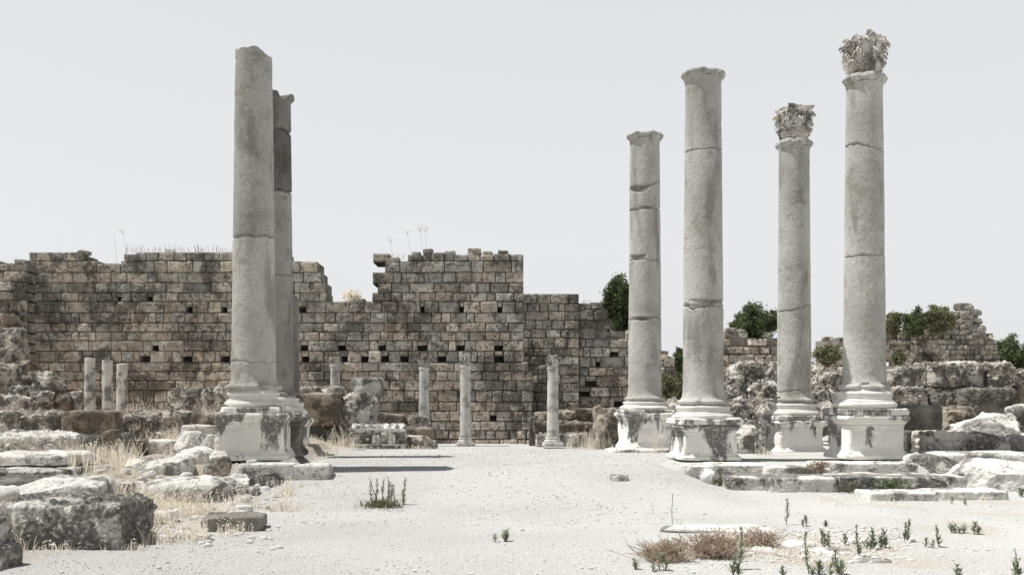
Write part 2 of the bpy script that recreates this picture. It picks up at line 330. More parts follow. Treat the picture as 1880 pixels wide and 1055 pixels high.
# ------------------------------------------------------------------ block walls
def wall_blocks(mb, x0, x1, Y, z0, courses, solid, wr=(.34, 1.0), rough=.018, bulge=.02, thick=1.0, seed=0, res=.05, tvar=.18, gap=.014, holes=(), ragged=True):
    r = np.random.RandomState(seed); z = z0
    crumbs = []
    for ci, ch in enumerate(courses):
        x = x0+r.uniform(-.3, 0); cw = (.58, .8) if ci % 2 else (.95, 1.1); cw = r.uniform(*cw)
        hrow = sorted([h for h in holes if z-.02 <= h[1] < z+ch-.02], key=lambda q: q[0])
        edges = []
        while x < x1-.02:
            w = r.uniform(*wr)*cw
            if x+w > x1-.2: w = x1-x
            hit = [h for h in hrow if x < h[0]-h[2]/2 < x+w or abs(h[0]-h[2]/2-x) < .05]
            if hit:
                h = hit[0]; a = h[0]-h[2]/2
                if a-x > .12: edges.append((x, a, 1))
                else: a = min(a, x)
                edges.append((a, h[0]+h[2]/2, 0)); x = h[0]+h[2]/2; hrow.remove(h); continue
            edges.append((x, x+w, 1)); x += w
        for (a, b, on) in edges:
            a = max(a, x0); 
            if b-a < .03: continue
            cx = (a+b)/2; cz = z+ch/2
            if not solid(cx, cz): continue
            w0_ = b-a
            while a < cx and not solid(a+.01, cz): a += .04        # end the stone where the broken edge runs
            while b > cx and not solid(b-.01, cz): b -= .04
            if b-a < min(.14, w0_*.9): continue
            zc0 = z; ch0 = ch
            if ragged and not solid(cx, z+ch+.12) and ch > .2 and z > 2.5:
                if r.rand() < .10: continue
                ch = ch*r.uniform(.72, 1.0)
                if r.rand() < .55:
                    q = r.uniform(.12, .26); crumbs.append((r.uniform(a+q, max(a+q+.01, b-q)), z+ch, q))
            if not on: z = z+ch*.52; ch = ch*.48
            if True:
                nx = max(3, int((b-a)/res)); nz = max(3, int(ch/res)); g = gap*r.uniform(.6, 1.6)
                u = np.linspace(0, 1, nx+1); v = np.linspace(0, 1, nz+1); U, Vv = np.meshgrid(u, v)
                X = a+g+(b-a-2*g)*U; Z = z+g+(ch-2*g)*Vv
                ed = np.minimum(np.minimum(U*(b-a), (1-U)*(b-a)), np.minimum(Vv*ch, (1-Vv)*ch))
                P = np.stack([X, Z*0+seed, Z], -1)
                rnd = np.clip(1-ed/.05, 0, 1)**2*.022
                nn = fbm(P*5+r.uniform(0, 50), 4, 2); off = r.normal(0, bulge)
                Yf = Y+off+rnd-rough*1.6*nn+.02*np.clip(vnoise(P*14)*-1-.35, 0, 1)
                jx = .012*vnoise(P*7+9)*(rnd > 0); jz = .012*vnoise(P*7+31)*(rnd > 0)
                G = np.stack([X+jx, Yf, Z+jz], -1)
                # skirt ring
                ring = np.concatenate([G[0, :-1], G[:-1, -1], G[-1, :0:-1], G[:0:-1, 0]])
                idx = np.arange(G.shape[0]*G.shape[1]).reshape(G.shape[:2])
                ri = np.concatenate([idx[0, :-1], idx[:-1, -1], idx[-1, :0:-1], idx[:0:-1, 0]])
                back = ring.copy(); back[:, 1] = Y+.5
                V = np.concatenate([G.reshape(-1, 3), back]); n0 = G.shape[0]*G.shape[1]; k = len(ri); j = np.arange(k)
                Q = np.concatenate([gridq(nz+1, nx+1), np.stack([ri[j], n0+j, n0+(j+1) % k, ri[(j+1) % k]], -1)])
                t = 1+r.normal(0, tvar); wm = r.uniform(-.05, .07); tone = np.clip(np.array([t*(1+wm), t, t*(1-wm)]), .45, 1.5)
                mb.add(V, Q, tone)
            z = zc0; ch = ch0 if (solid(cx, zc0+ch0+.12) or not on) else ch
            # core
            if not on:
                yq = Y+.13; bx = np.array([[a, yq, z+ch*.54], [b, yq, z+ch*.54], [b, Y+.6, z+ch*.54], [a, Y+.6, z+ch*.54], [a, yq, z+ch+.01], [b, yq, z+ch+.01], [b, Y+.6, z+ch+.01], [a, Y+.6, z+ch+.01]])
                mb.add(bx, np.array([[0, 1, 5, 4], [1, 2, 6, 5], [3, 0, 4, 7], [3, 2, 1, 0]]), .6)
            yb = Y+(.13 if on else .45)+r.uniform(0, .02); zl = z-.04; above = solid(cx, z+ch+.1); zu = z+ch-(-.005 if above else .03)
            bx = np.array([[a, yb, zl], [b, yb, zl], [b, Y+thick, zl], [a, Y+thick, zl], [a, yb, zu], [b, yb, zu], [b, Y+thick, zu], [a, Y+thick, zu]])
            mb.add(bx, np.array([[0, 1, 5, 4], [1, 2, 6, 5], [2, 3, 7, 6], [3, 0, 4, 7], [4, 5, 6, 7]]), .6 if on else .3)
            ch = ch0
        z += ch
    for (xx, zz, q) in crumbs:
        V, Q = shape_rock(q, .28, q*.42, 8, 6, .03, 4, int(xx*50) % 997+5, 3); mb.add(V+np.array([xx, Y+.32, zz+q*.3]), Q, r.uniform(.8, 1.2))
def profile(pts, Y):
    xs = [(p[0]-940)/F*Y for p in pts]; zs = [EYE-(p[1]-HZ)/F*Y for p in pts]
    return lambda x, z: z < np.interp(x, xs, zs)
def px2x(px, Y): return (px-940)/F*Y
def py2z(py, Y): return EYE-(py-HZ)/F*Y
def hole_list(L, Y): return [(px2x(a, Y), py2z(b, Y), w*.8) for a, b, w in L]
r0 = np.random.RandomState(5)
YW = 33.0
cour = list(r0.choice([.30, .34, .36, .33, .38, .29], 20)); 
mb = MB()
prof = [(40, 447), (134, 447), (135, 466), (180, 466), (181, 484), (216, 484), (217, 466), (246, 466), (247, 452), (300, 452), (426, 455), (536, 455), (537, 476), (582, 476), (583, 490), (597, 490), (598, 562), (682, 562), (683, 458), (714, 458), (715, 476), (748, 476), (749, 463), (796, 466), (850, 464), (899, 470), (900, 460), (935, 459), (936, 467), (962, 467)]
solid0 = profile(prof, YW)
holes = hole_list([(265, 648, .42), (284, 640, .28), (345, 646, .34), (412, 648, .38), (558, 643, .34), (627, 643, .32), (701, 643, .30), (775, 643, .42), (845, 643, .34), (916, 643, .32), (632, 662, .28), (669, 662, .28), (706, 662, .34), (742, 662, .32), (811, 663, .34), (858, 662, .30), (917, 662, .34), (217, 552, .2), (275, 552, .22), (347, 556, .28), (411, 556, .26), (775, 562, .17), (847, 563, .18), (918, 563, .17), (557, 560, .2), (734, 762, .40), (905, 768, .25), (560, 665, .30)], YW)
wall_blocks(mb, px2x(52, YW), px2x(961, YW), YW, -.1, cour, solid0, holes=holes, seed=3, thick=1.3, rough=.018, bulge=.013, tvar=.17)
# loose upper stones on the crest
tag(mb.build('ruined_wall', M['wall'], smooth=False), 'long ruined ashlar wall with square beam holes and a notch before its tall right section', 'wall')
# buttress foot right of main wall
mb = MB(); wall_blocks(mb, px2x(958, 32.75), px2x(978, 32.75), 32.78, -.1, cour[:12], lambda x, z: z < py2z(668, 32.8)-max(0, (x-px2x(966, 32.8)))*1.5, seed=9, wr=(.3, .5), thick=.8)
tag(mb.build('wall_buttress', M['wall'], smooth=False), 'narrow stub of masonry bonded against the right foot of the tall wall section', 'wall stub')
mb = MB(); YS = 34.6
wall_blocks(mb, px2x(955, YS), px2x(1063, YS), YS, -.1, [.3, .34, .28, .33, .31, .35, .29, .3, .34, .3, .28, .36, .3, .32, .3, .28, .33, .3], profile([(900, 533), (1063, 533)], YS), seed=12, wr=(.35, .8), rough=.012, bulge=.01, tvar=.15, ragged=False)
tag(mb.build('ruined_wall', M['wall'], smooth=False), 'lower set-back ashlar wall section with level top right of the tall section', 'wall')
mb = MB(); YS = 35.2
wall_blocks(mb, px2x(1063, YS), px2x(1206, YS), YS, -.1, [.36, .3, .42, .3, .36, .34, .4, .3, .36, .34, .3, .38, .3, .36, .3, .3, .3], profile([(1060, 545), (1104, 548), (1106, 560), (1120, 575), (1127, 605), (1165, 610), (1190, 640), (1206, 690)], YS), seed=15, wr=(.3, .9), rough=.05, bulge=.06, tvar=.25, holes=hole_list([(1085, 700, .5), (1075, 720, .4), (1130, 640, .3), (1135, 730, .35), (1098, 670, .2)], YS))
tag(mb.build('ruined_wall', M['wall'], smooth=False), 'rough crumbling wall section with gaps, directly left of the slender broken column', 'wall')
mb = MB(); YS = 32.3
wall_blocks(mb, px2x(-70, YS), px2x(46, YS), YS, -.1, [.4, .3, .36, .34, .4, .3, .36, .3, .42, .3, .33, .38, .3, .36, .3, .3, .36, .32, .3], profile([(-80, 470), (-20, 470), (10, 475), (28, 476), (46, 488)], YS), seed=18, wr=(.3, .8), rough=.07, bulge=.09, tvar=.28, thick=1.6)
tag(mb.build('ruined_wall', M['wall'], smooth=False), 'rough projecting wall end at the left edge of the picture', 'wall')

# ------------------------------------------------------------------ rocks and blocks
CNT = [100]
def rock(px0, px1, pyt, pyb, Y, d, label, mat='rock', name='fallen_block', cat='stone block', box=9, amp=.045, freq=2.2, rot=0, tilt=(0, 0), cuts=3, cutd=.86, pits=.0, sink=.12, seed=None, group=None, relief=None, n=None, parent=None):
    """a stone whose front face fills the given span at distance Y; d is its real depth"""
    CNT[0] += 1; seed = seed or CNT[0]
    cx = px2x((px0+px1)/2, Y+d*.25); hx = (px1-px0)/2/F*(Y+d*.15)
    zt = py2z(pyt, Y+(d*.8 if pyt > HZ else 0)); zb = py2z(pyb, Y)
    g = tz(cx, Y+d/2)
    zb = min(zb, zt-.08)
    if sink is not None: zb -= sink
    hz = (zt-zb)/2; sz = (px1-px0)*.545
    n = n or int(np.clip(sz/1.8, 14, 72))
    V, Q = shape_rock(hx, d/2, hz, n, box, amp, freq, seed, cuts, cutd, pits, relief)
    V[:, 2] += hz
    a, b = R(tilt[0]), R(tilt[1])
    if a: V = V@np.array([[1, 0, 0], [0, math.cos(a), -math.sin(a)], [0, math.sin(a), math.cos(a)]]).T
    if b: V = V@np.array([[math.cos(b), 0, math.sin(b)], [0, 1, 0], [-math.sin(b), 0, math.cos(b)]]).T
    o = mesh(name, V, Q, M[mat], parent, (cx, Y+d/2, zb), R(rot), smooth=mat in ('marble', 'marble_clean'))
    return tag(o, label, cat, group)
B = rock
G_L = 'fallen blocks on the left side'; G_R = 'fallen blocks on the right side'
# far-left heap under the projecting wall end
for a in [
 (-30, 24, 575, 625, 31.2, 1.0, 'squared pale block high in the left-edge heap, below the projecting wall end', 'brown'),
 (-30, 34, 600, 655, 30.4, 1.0, 'flat topped block at the left edge, second from the top of the heap', 'rubble'),
 (-20, 16, 640, 670, 29.6, .9, 'small tilted block at the left edge halfway down the heap', 'rubble'),
 (10, 44, 660, 720, 29.6, .9, 'block in the middle of the left heap with a lit top edge', 'brown'),
 (-25, 27, 666, 705, 28.6, .9, 'rugged grey block at the left edge below the tilted one', 'rubble'),
 (26, 56, 688, 735, 28.8, .8, 'narrow dark block between two paler ones in the left heap', 'brown'),
 (54, 86, 681, 712, 29.2, .7, 'small leaning block at the top of the right end of the left heap', 'rubble'),
 (60, 107, 692, 726, 28.4, .8, 'rounded pale stone standing out at the right side of the left heap', 'rubble'),
 (-20, 24, 702, 732, 27.6, .8, 'rough dark block at the left edge near the foot of the heap', 'brown'),
 (20, 47, 707, 737, 27.4, .7, 'lumpy rounded stone beside the rough dark block at the left edge', 'rubble'),
 (54, 90, 718, 745, 27.6, .7, 'low pale block under the rounded stone of the left heap', 'rubble'),
 (50, 88, 736, 756, 26.8, .6, 'small brownish cube at the foot of the left heap', 'brown'),
 (-20, 46, 728, 758, 26.2, .8, 'broad block at the left edge at the very foot of the heap', 'rubble'),
 (86, 120, 728, 760, 28.0, .7, 'grey block between the left heap and the three short columns', 'brown'),
 (118, 158, 720, 760, 28.6, .7, 'low pale block just left of the three short columns', 'rubble'),
 (174, 192, 724, 762, 29.6, .6, 'small block seen between the first and second short columns', 'brown'),
 ]: B(*a[:7], mat=a[7], amp=.07, pits=.05, cuts=4, cutd=.84, group=G_L, sink=.25, rot=rng.uniform(-12, 12))
for a in [
 (313, 376, 712, 758, 27.0, 1.0, 'rugged eroded block behind the long low wall, left of the front left column', 'rubble'),
 (373, 416, 711, 757, 26.6, .9, 'rugged eroded block touching the left side of the front left column base', 'rubble'),
 ]: B(*a[:7], mat=a[7], amp=.12, freq=2.6, pits=.08, cuts=4, box=7, group=G_L, sink=.4)
# block row across the left
B(-40, 34, 755, 800, 20.4, .9, 'rough block at the left edge of the long block row', 'rubble', amp=.06, pits=.04, group=G_L, sink=.4)
B(33, 119, 755, 800, 20.6, .8, 'long weathered block in the row, second from the left edge', 'rubble', amp=.08, pits=.05, group=G_L, sink=.4)
B(119, 207, 753, 802, 20.0, .8, 'smooth squared dark-faced block ending the row below the short columns', 'brown', amp=.02, box=14, cuts=1, group=G_L, sink=.3)
B(205, 250, 762, 800, 20.9, .8, 'small broken stone just right of the smooth squared block', 'rubble', amp=.09, box=5, group=G_L, sink=.4)
B(238, 358, 757, 800, 21.6, .7, 'long low rough wall stone fronted by dry grass', 'rubble', amp=.09, pits=.05, box=8, group=G_L, sink=.4)
B(355, 398, 757, 785, 21.0, .7, 'short low block between the long wall stone and the front left pedestal', 'brown', amp=.06, group=G_L, sink=.3)
B(335, 388, 779, 796, 19.2, .6, 'thin pale slab lying flat left of the front left pedestal', 'rock_light', amp=.03, box=6, group=G_L, sink=.02)
B(-30, 138, 793, 838, 17.2, 1.3, 'big pale rock with a broken hollow front at the left edge', 'rock_light', amp=.11, freq=1.8, pits=.05, box=6, cuts=4, group=G_L, sink=.25)
B(136, 158, 800, 838, 17.9, .6, 'small dark stone between the big pale rock and the upright stones', 'rock', amp=.06, group=G_L)
B(150, 200, 799, 842, 17.8, .7, 'dark faced block with a pale tilted top left of the upright stones', 'darkst', amp=.05, group=G_L, cuts=4, sink=.25)
B(194, 216, 789, 848, 17.5, .5, 'upright brown stone, left one of the standing pair', 'brown', amp=.05, group=G_L, sink=.25)
B(214, 236, 794, 846, 17.6, .5, 'upright grey stone, right one of the standing pair', 'darkst', amp=.05, group=G_L, sink=.25)
B(233, 262, 806, 836, 18.0, .6, 'low brown stone right of the standing pair', 'brown', amp=.05, group=G_L, sink=.25)
B(-40, 136, 829, 856, 14.6, 1.3, 'thick white slab with rounded front, upper of two layered slabs at left edge', 'rock_light', amp=.05, freq=1.5, box=6, cuts=3, group=G_L, sink=0, rot=-4)
B(-50, 130, 852, 878, 14.1, 1.6, 'dark edged slab, lower of two layered slabs at left edge', 'rock', amp=.04, box=9, group=G_L, sink=.02, rot=-3)
B(-40, 62, 874, 905, 13.0, 1.2, 'dark block at the left edge beneath the layered slabs', 'darkst', amp=.05, group=G_L, sink=.2)
B(-60, 30, 892, 930, 11.6, 1.0, 'pale block cut by the left edge behind the large front block', 'rock_light', amp=.05, group=G_L, sink=.2)
B(16, 182, 872, 925, 11.9, 1.0, 'jagged white rock with angular top behind the large front block', 'rock_light', amp=.06, freq=1.6, box=6, cuts=7, cutd=.72, group=G_L, sink=.2, rot=4)
B(-8, 238, 914, 1012, 10.0, 1.0, 'largest squared block in the left foreground with black stained front', 'rock', amp=.05, freq=2.4, pits=.05, box=16, cuts=2, cutd=.9, group=G_L, sink=.12, n=100, rot=-3, seed=77)
B(216, 352, 829, 905, 15.6, 1.1, 'big rounded pale boulder with a dark cleft right side', 'rock_light', amp=.09, freq=1.5, box=4.5, cuts=6, cutd=.8, group=G_L, sink=.15)
B(322, 362, 794, 830, 17.6, .8, 'pale angular stone left of the front left pedestal', 'rock_light', amp=.06, box=5, cuts=5, group=G_L, sink=.15)
B(352, 403, 790, 842, 16.9, .8, 'dark sided angular rock against the front left pedestal', 'rock', amp=.06, box=5, cuts=6, cutd=.8, group=G_L, sink=.15)
B(318, 392, 824, 868, 16.2, .8, 'low pale rock between the big boulder and the pedestal', 'rock_light', amp=.07, box=4, cuts=5, group=G_L, sink=.15)
B(262, 428, 866, 930, 14.0, 1.5, 'broad flat white rock sloping toward the dry grass', 'rock_light', amp=.07, freq=1.4, box=5, cuts=6, cutd=.78, group=G_L, sink=.15, n=70, tilt=(4, 0))
B(371, 417, 837, 873, 14.6, .42, 'small rounded brown stone resting on the broad flat white rock', 'rubble', amp=.05, freq=4, box=4, cuts=5, cutd=.85, group=G_L, sink=0)
B(418, 462, 862, 893, 15.2, .6, 'low broken stone right of the broad flat white rock', 'rock_light', amp=.07, box=5, cuts=5, group=G_L)
B(455, 512, 864, 897, 15.3, .7, 'dark fronted broken stone amid grass below the front left pedestal', 'rock', amp=.08, freq=3, box=5, cuts=5, group=G_L)
B(368, 482, 938, 977, 11.4, .55, 'low dark edged slab lying beside the gravel', 'darkst', amp=.03, box=7, cuts=4, group=G_L, sink=.02, rot=9, name='stone_slab')
B(440, 540, 848, 880, 15.9, .5, 'pale kerb stone directly under the front left pedestal', 'rock_light', amp=.02, box=14, cuts=1, group=G_L, name='kerb_stone', cat='kerb stone')
B(537, 604, 850, 879, 15.95, .6, 'pale cracked kerb stone at the right end of the left platform', 'rock_light', amp=.03, box=12, cuts=3, group=G_L, name='kerb_stone', cat='kerb stone')
B(268, 322, 806, 834, 18.4, .6, 'squared pale stone behind the big rounded boulder, right of the standing pair', 'rock_light', amp=.04, box=10, cuts=3, group=G_L, sink=.1)
B(196, 250, 856, 884, 15.9, .6, 'half buried pale stone in the grass left of the big rounded boulder', 'rock_light', amp=.06, box=7, cuts=5, group=G_L, sink=.1)
B(430, 472, 893, 912, 14.6, .4, 'small pale chipped stone in the grass above the dark edged slab', 'rock_light', amp=.04, box=7, cuts=5, group=G_L, sink=.05)
B(266, 316, 934, 956, 12.0, .4, 'flat pale stone in the dry grass beside the largest squared block', 'rock_light', amp=.04, box=8, cuts=4, group=G_L, sink=.05)
B(180, 232, 884, 906, 13.6, .5, 'angular stone between the jagged white rock and the dry grass', 'rock', amp=.05, box=7, cuts=5, group=G_L, sink=.1)
# middle left
B(549, 628, 721, 782, 28.0, 1.3, 'large squared brown block with a drilled hole right of the left columns', 'brown', amp=.03, box=12, cuts=2, sink=.0, group='blocks before the long wall', rot=3)
B(556, 622, 779, 822, 28.5, 1.0, 'added recessed block under the large squared brown block, coloured dark for the shaded undercut', 'darkst', amp=.05, sink=.2, group='blocks before the long wall')  # added support; its dark stone colour stands in for the shadow underneath
B(550, 588, 709, 723, 28.3, .9, 'small thin slab on the left of the large squared brown block', 'rubble', amp=.05, box=6, sink=0, group='blocks before the long wall')
B(588, 634, 709, 724, 28.3, .9, 'rounded thin slab on the right of the large squared brown block', 'rubble', amp=.07, box=5, sink=0, group='blocks before the long wall')
def scroll(P, N):
    k = np.sin(P[:, 0]*17+3*np.sin(P[:, 2]*9))*np.sin(P[:, 2]*19+2*np.cos(P[:, 0]*11)); return P+N*(.03*np.clip(k, -.6, 1))[:, None]
B(627, 691, 722, 764, 28.2, 1.1, 'leaf carved fragment lying right of the large squared brown block', 'carved', amp=.09, freq=3, pits=.05, box=5, cuts=5, sink=.6, group='blocks before the long wall', relief=scroll, name='carved_fragment', cat='carved stone')
B(631, 744, 760, 800, 28.6, .8, 'long low brownish block behind the carved cornice', 'brown', amp=.04, box=11, sink=.3, group='blocks before the long wall')
B(747, 788, 763, 790, 28.9, .7, 'small knobbly cube standing before the second slim column', 'rubble', amp=.05, freq=4, box=8, sink=.1, group='blocks before the long wall')
B(741, 796, 783, 804, 28.2, .9, 'flat brown topped stone right of the carved cornice', 'brown', amp=.05, box=6, sink=.05, group='blocks before the long wall')
B(741, 803, 799, 822, 27.6, .9, 'lowest sloping stone right of the carved cornice', 'rubble', amp=.06, box=5, sink=.1, group='blocks before the long wall')
# worn column stub with overhanging top
def lathe(prof_, seg=48, step=None, amp=.0, freq=3, seed=0, cap=True):
    pr = [prof_[0]]
    for a, b in zip(prof_[:-1], prof_[1:]):
        L = math.hypot(b[0]-a[0], b[1]-a[1]); k = max(1, int(L/step)) if step else 1
        for i in range(1, k+1): pr.append((a[0]+(b[0]-a[0])*i/k, a[1]+(b[1]-a[1])*i/k))
    pr = np.array(pr); t = np.arange(seg)/seg*2*np.pi
    r = pr[:, 0][:, None]; X = r*np.cos(t); Y = r*np.sin(t); Z = np.broadcast_to(pr[:, 1][:, None], X.shape)
    V = np.stack([X, Y, Z], -1); Q = gridq(len(pr), seg, True)
    if amp:
        n = fbm(V*freq+seed, 4, seed); rad = np.stack([np.cos(t)[None].repeat(len(pr), 0), np.sin(t)[None].repeat(len(pr), 0), 0*X], -1)
        V = V+rad*(amp*n)[..., None]*np.clip(r/.2, 0, 1)[..., None]
        V[..., 2] += amp*.4*fbm(V*freq*1.3+seed+9, 3, seed)
    return V.reshape(-1, 3), Q
V, Q = lathe([(0, 1.75), (.44, 1.73), (.50, 1.66), (.505, 1.4), (.47, 1.33), (.46, 1.22), (.36, .95), (.335, .5), (.33, 0)][::-1], 48, .05, .05, 4, 21)
V = V*np.array([.95, .8, 1.12]); tag(mesh('column_stub', V, Q, M['rock'], None, (px2x(671, 29.2), 29.6, .25)), 'broad stump with an overhanging rounded top before the long wall', 'column stump')
# right of centre: rubble steps
for i, (a, b, t, bt, Y, lab) in enumerate([
 (982, 1036, 757, 772, 31.8, 'top course stone left of the fourth slim column in the low stepped wall'),
 (1026, 1092, 755, 772, 31.8, 'top course stone right of the fourth slim column in the low stepped wall'),
 (980, 1034, 774, 794, 31.2, 'middle course stone left of the fourth slim column in the low stepped wall'),
 (1022, 1096, 773, 794, 31.2, 'middle course stone right of the fourth slim column in the low stepped wall'),
 (984, 1040, 797, 812, 30.6, 'bottom course stone left of the fourth slim column in the low stepped wall'),
 (1030, 1100, 796, 812, 30.6, 'bottom course stone right of the fourth slim column in the low stepped wall')]):
    B(a, b, t, bt, Y, .8, lab, 'brown' if i < 4 else 'rubble', amp=.06, pits=.05, box=9, sink=.15, group='stones of the low stepped wall')
B(972, 984, 765, 818, 31.4, .5, 'upright slab at the left end of the low stepped wall', 'darkst', amp=.02, box=14, cuts=1, sink=.05, name='upright_slab', cat='slab')
B(1056, 1092, 749, 758, 31.4, .6, 'thin dark slab lying on top of the low stepped wall', 'brown', amp=.03, sink=0, name='stone_slab', cat='slab')
B(1092, 1150, 744, 812, 24.0, 1.3, 'large dark brown boulder left of the slender broken column pedestal', 'brown', amp=.12, freq=1.8, pits=.05, box=5, cuts=8, cutd=.8, sink=.25, name='boulder', cat='boulder')
# small rocks behind right columns
for a in [
 (1212, 1240, 736, 770, 25.5, .8, 'pitted stone between the two leftmost right hand pedestals', 'rubble'),
 (1234, 1262, 732, 768, 25.0, .8, 'pale pitted stone behind the second right hand pedestal', 'rubble'),
 (1330, 1392, 733, 772, 24.8, 1.0, 'layered pitted stone behind the gap between second and third right columns', 'rubble'),
 (1322, 1372, 752, 792, 23.6, .9, 'low pitted stone just right of the second right hand base', 'rubble'),
 (1385, 1432, 735, 790, 24.4, 1.0, 'rounded pitted stone left of the third right hand base', 'rubble'),
 (1326, 1378, 690, 738, 27.2, 1.4, 'lumpy grey mass low in the rubble mound right of the second column', 'rubble'),
 (1370, 1432, 700, 742, 26.6, 1.4, 'lumpy dark mass low in the rubble mound left of the third column', 'rubble'),
 (1340, 1400, 666, 708, 28.2, 1.5, 'lumpy pale mass at mid height of the rubble mound', 'rubble'),
 (1388, 1436, 664, 706, 28.6, 1.5, 'lumpy pale mass at the upper right of the rubble mound', 'rubble'),
 (1322, 1350, 665, 705, 29.0, 1.2, 'brown stone at the upper left of the rubble mound', 'brown'),
 (1486, 1548, 664, 708, 27.0, 1.4, 'tall pitted block between the third and fourth right columns', 'rubble'),
 (1484, 1546, 710, 765, 25.0, 1.0, 'rounded pitted stone between the third and fourth right hand bases', 'rubble'),
 (1536, 1556, 680, 730, 28.0, 1.2, 'dark block behind the left edge of the fourth right column', 'darkst'),
 ]: B(*a[:7], mat=a[7], amp=.11, freq=2.6, pits=.06, box=5, cuts=6, cutd=.8, group='pitted stones behind the right columns', sink=.5, n=44)
B(1352, 1390, 778, 826, 21.2, .8, 'broken marble stump with a rusty pitted face between second and third right pedestals', 'carved', amp=.07, box=5, cuts=4, sink=.1)
B(1372, 1398, 770, 800, 22.0, .5, 'small pale stone wedged left of the third right pedestal', 'rock', amp=.05, box=4, sink=.4)
# wall stub with bush behind second/third column
mb = MB(); YS = 34.0
wall_blocks(mb, px2x(1318, YS), px2x(1436, YS), YS, 1.0, [.4]+[.28]*12, profile([(1318, 622), (1335, 610), (1352, 600), (1400, 602), (1436, 606)], YS), seed=25, wr=(.35, .9), rough=.05, bulge=.10, tvar=.25, thick=2.0, gap=.02)
tag(mb.build('wall_stub', M['wall'], smooth=False), 'crumbling wall stub topped by a dark bush between second and third right columns', 'wall stub')
# big blocks on the right
G = 'large blocks of the right hand terrace wall'
for a in [
 (1622, 1706, 674, 714, 26.0, 1.5, 'left block in the upper row of the right terrace wall', 'rubble'),
 (1700, 1802, 663, 715, 25.6, 1.6, 'tallest broad block in the upper row of the right terrace wall', 'rubble'),
 (1798, 1858, 665, 715, 25.6, 1.5, 'block right of the tallest broad one in the upper row of the right terrace wall', 'rubble'),
 (1852, 1925, 679, 716, 26.0, 1.5, 'low block at the right edge in the upper row of the right terrace wall', 'rubble'),
 (1628, 1700, 711, 752, 25.5, 1.4, 'left block in the second row of the right terrace wall', 'rubble'),
 (1697, 1757, 712, 752, 25.5, 1.4, 'middle block in the second row of the right terrace wall', 'darkst'),
 (1754, 1864, 713, 768, 25.2, 1.4, 'wide dark face block in the second row of the right terrace wall', 'darkst'),
 (1858, 1930, 711, 758, 25.6, 1.4, 'block at the right edge in the second row of the right terrace wall', 'brown'),
 ]: B(a[0]+2, a[1]-5, a[2], a[3]-4, *a[4:7], mat=a[7], amp=.05, freq=2.4, pits=.05, box=10, cuts=3, cutd=.92, group=G, sink=.0, n=50)
B(1648, 1724, 744, 794, 22.6, .9, 'smooth dark squared block right of the fourth right column base', 'darkst', amp=.03, box=14, cuts=1, group=G_R, sink=.05)
B(1722, 1784, 748, 790, 23.4, .9, 'brown rubble stone right of the smooth dark squared block', 'brown', amp=.09, pits=.06, box=5, group=G_R, sink=.1)
B(1768, 1890, 761, 800, 21.6, 1.3, 'long sloping pale rock above the lying drum near the right edge', 'rock_light', amp=.09, freq=1.7, box=5, cuts=5, group=G_R, sink=.15)
B(1862, 1920, 744, 776, 23.0, 1.0, 'pale stone at the right edge below the terrace wall', 'rock', amp=.08, box=5, group=G_R, sink=.2)
B(1656, 1688, 790, 830, 19.8, .7, 'dark squared block touching the fourth right pedestal', 'darkst', amp=.02, box=14, cuts=1, group=G_R, sink=.05)
B(1684, 1776, 789, 834, 19.3, .7, 'block with scrolling leaf relief on its front right of the fourth pedestal', 'carved', amp=.03, box=10, cuts=2, group=G_R, relief=lambda P, N: np.where((P[:, 1] < .0)[:, None], scroll(P, N), P), name='carved_block', cat='carved stone', sink=.02)
B(1772, 1862, 791, 834, 19.2, .75, 'rounded lying column drum right of the leaf carved block', 'rock', amp=.03, box=4.5, cuts=2, group=G_R, name='column_drum', cat='column drum', sink=.02)
B(1858, 1925, 797, 836, 19.0, .8, 'white rounded stone at the right edge beside the lying drum', 'rock_light', amp=.05, box=4, group=G_R, sink=.1)
B(1658, 1714, 829, 860, 18.2, .8, 'irregular pale stone at the right end of the upper step', 'rock_light', amp=.06, box=4, cuts=5, group=G_R, sink=.1)
B(1680, 1764, 836, 874, 17.7, .7, 'small low ridge rock behind the right end of the second step', 'rock', amp=.06, box=5, cuts=5, group=G_R, sink=.1)
B(1715, 1905, 828, 868, 18.0, 1.0, 'long pale slab with black veins near the right edge', 'rock_light', amp=.03, box=10, cuts=2, group=G_R, sink=.1)
B(1752, 1900, 840, 900, 16.2, 1.2, 'large pointed white boulder near the right edge', 'rock_light', amp=.08, freq=1.4, box=4.5, cuts=10, cutd=.74, group=G_R, sink=.12, n=70, name='boulder', cat='boulder')
# steps of the right platform
for a in [
 (1252, 1300, 851, 872, 17.65, .8, 'pale step stone under the left of the second right pedestal, upper step', 'rock_light'),
 (1298, 1408, 849, 872, 17.6, .8, 'pale cracked step stone right of the crack, upper step', 'rock_light'),
 (1400, 1520, 852, 876, 17.4, .9, 'low broken white step stone in the middle of the upper step', 'rock_light'),
 (1496, 1680, 846, 870, 17.6, .8, 'longest stained step stone under the fourth right pedestal, upper step', 'rock_light'),
 (1330, 1408, 872, 899, 16.6, .8, 'chipped step stone at the left end of the lower step', 'rock'),
 (1406, 1532, 871, 908, 16.3, .9, 'grey fronted step stone second from left on the lower step', 'rock'),
 (1530, 1730, 868, 902, 16.3, 1.0, 'longest step stone of the lower step with green weed before it', 'rock'),
 (1728, 1766, 868, 897, 16.35, .9, 'short squared step stone at the right end of the lower step', 'rock'),
 (1590, 1712, 899, 912, 14.9, .7, 'thin low slab before the lower step, left of its neighbour', 'rock_light'),
 (1706, 1842, 895, 908, 15.0, .8, 'thin low slab before the lower step and the pointed boulder', 'rock_light'),
 ]: B(*a[:7], mat=a[7], amp=.022, freq=2.2, box=18, cuts=2, cutd=.96, group='step stones of the right platform', name='step_stone', cat='step stone', sink=.08, n=56)
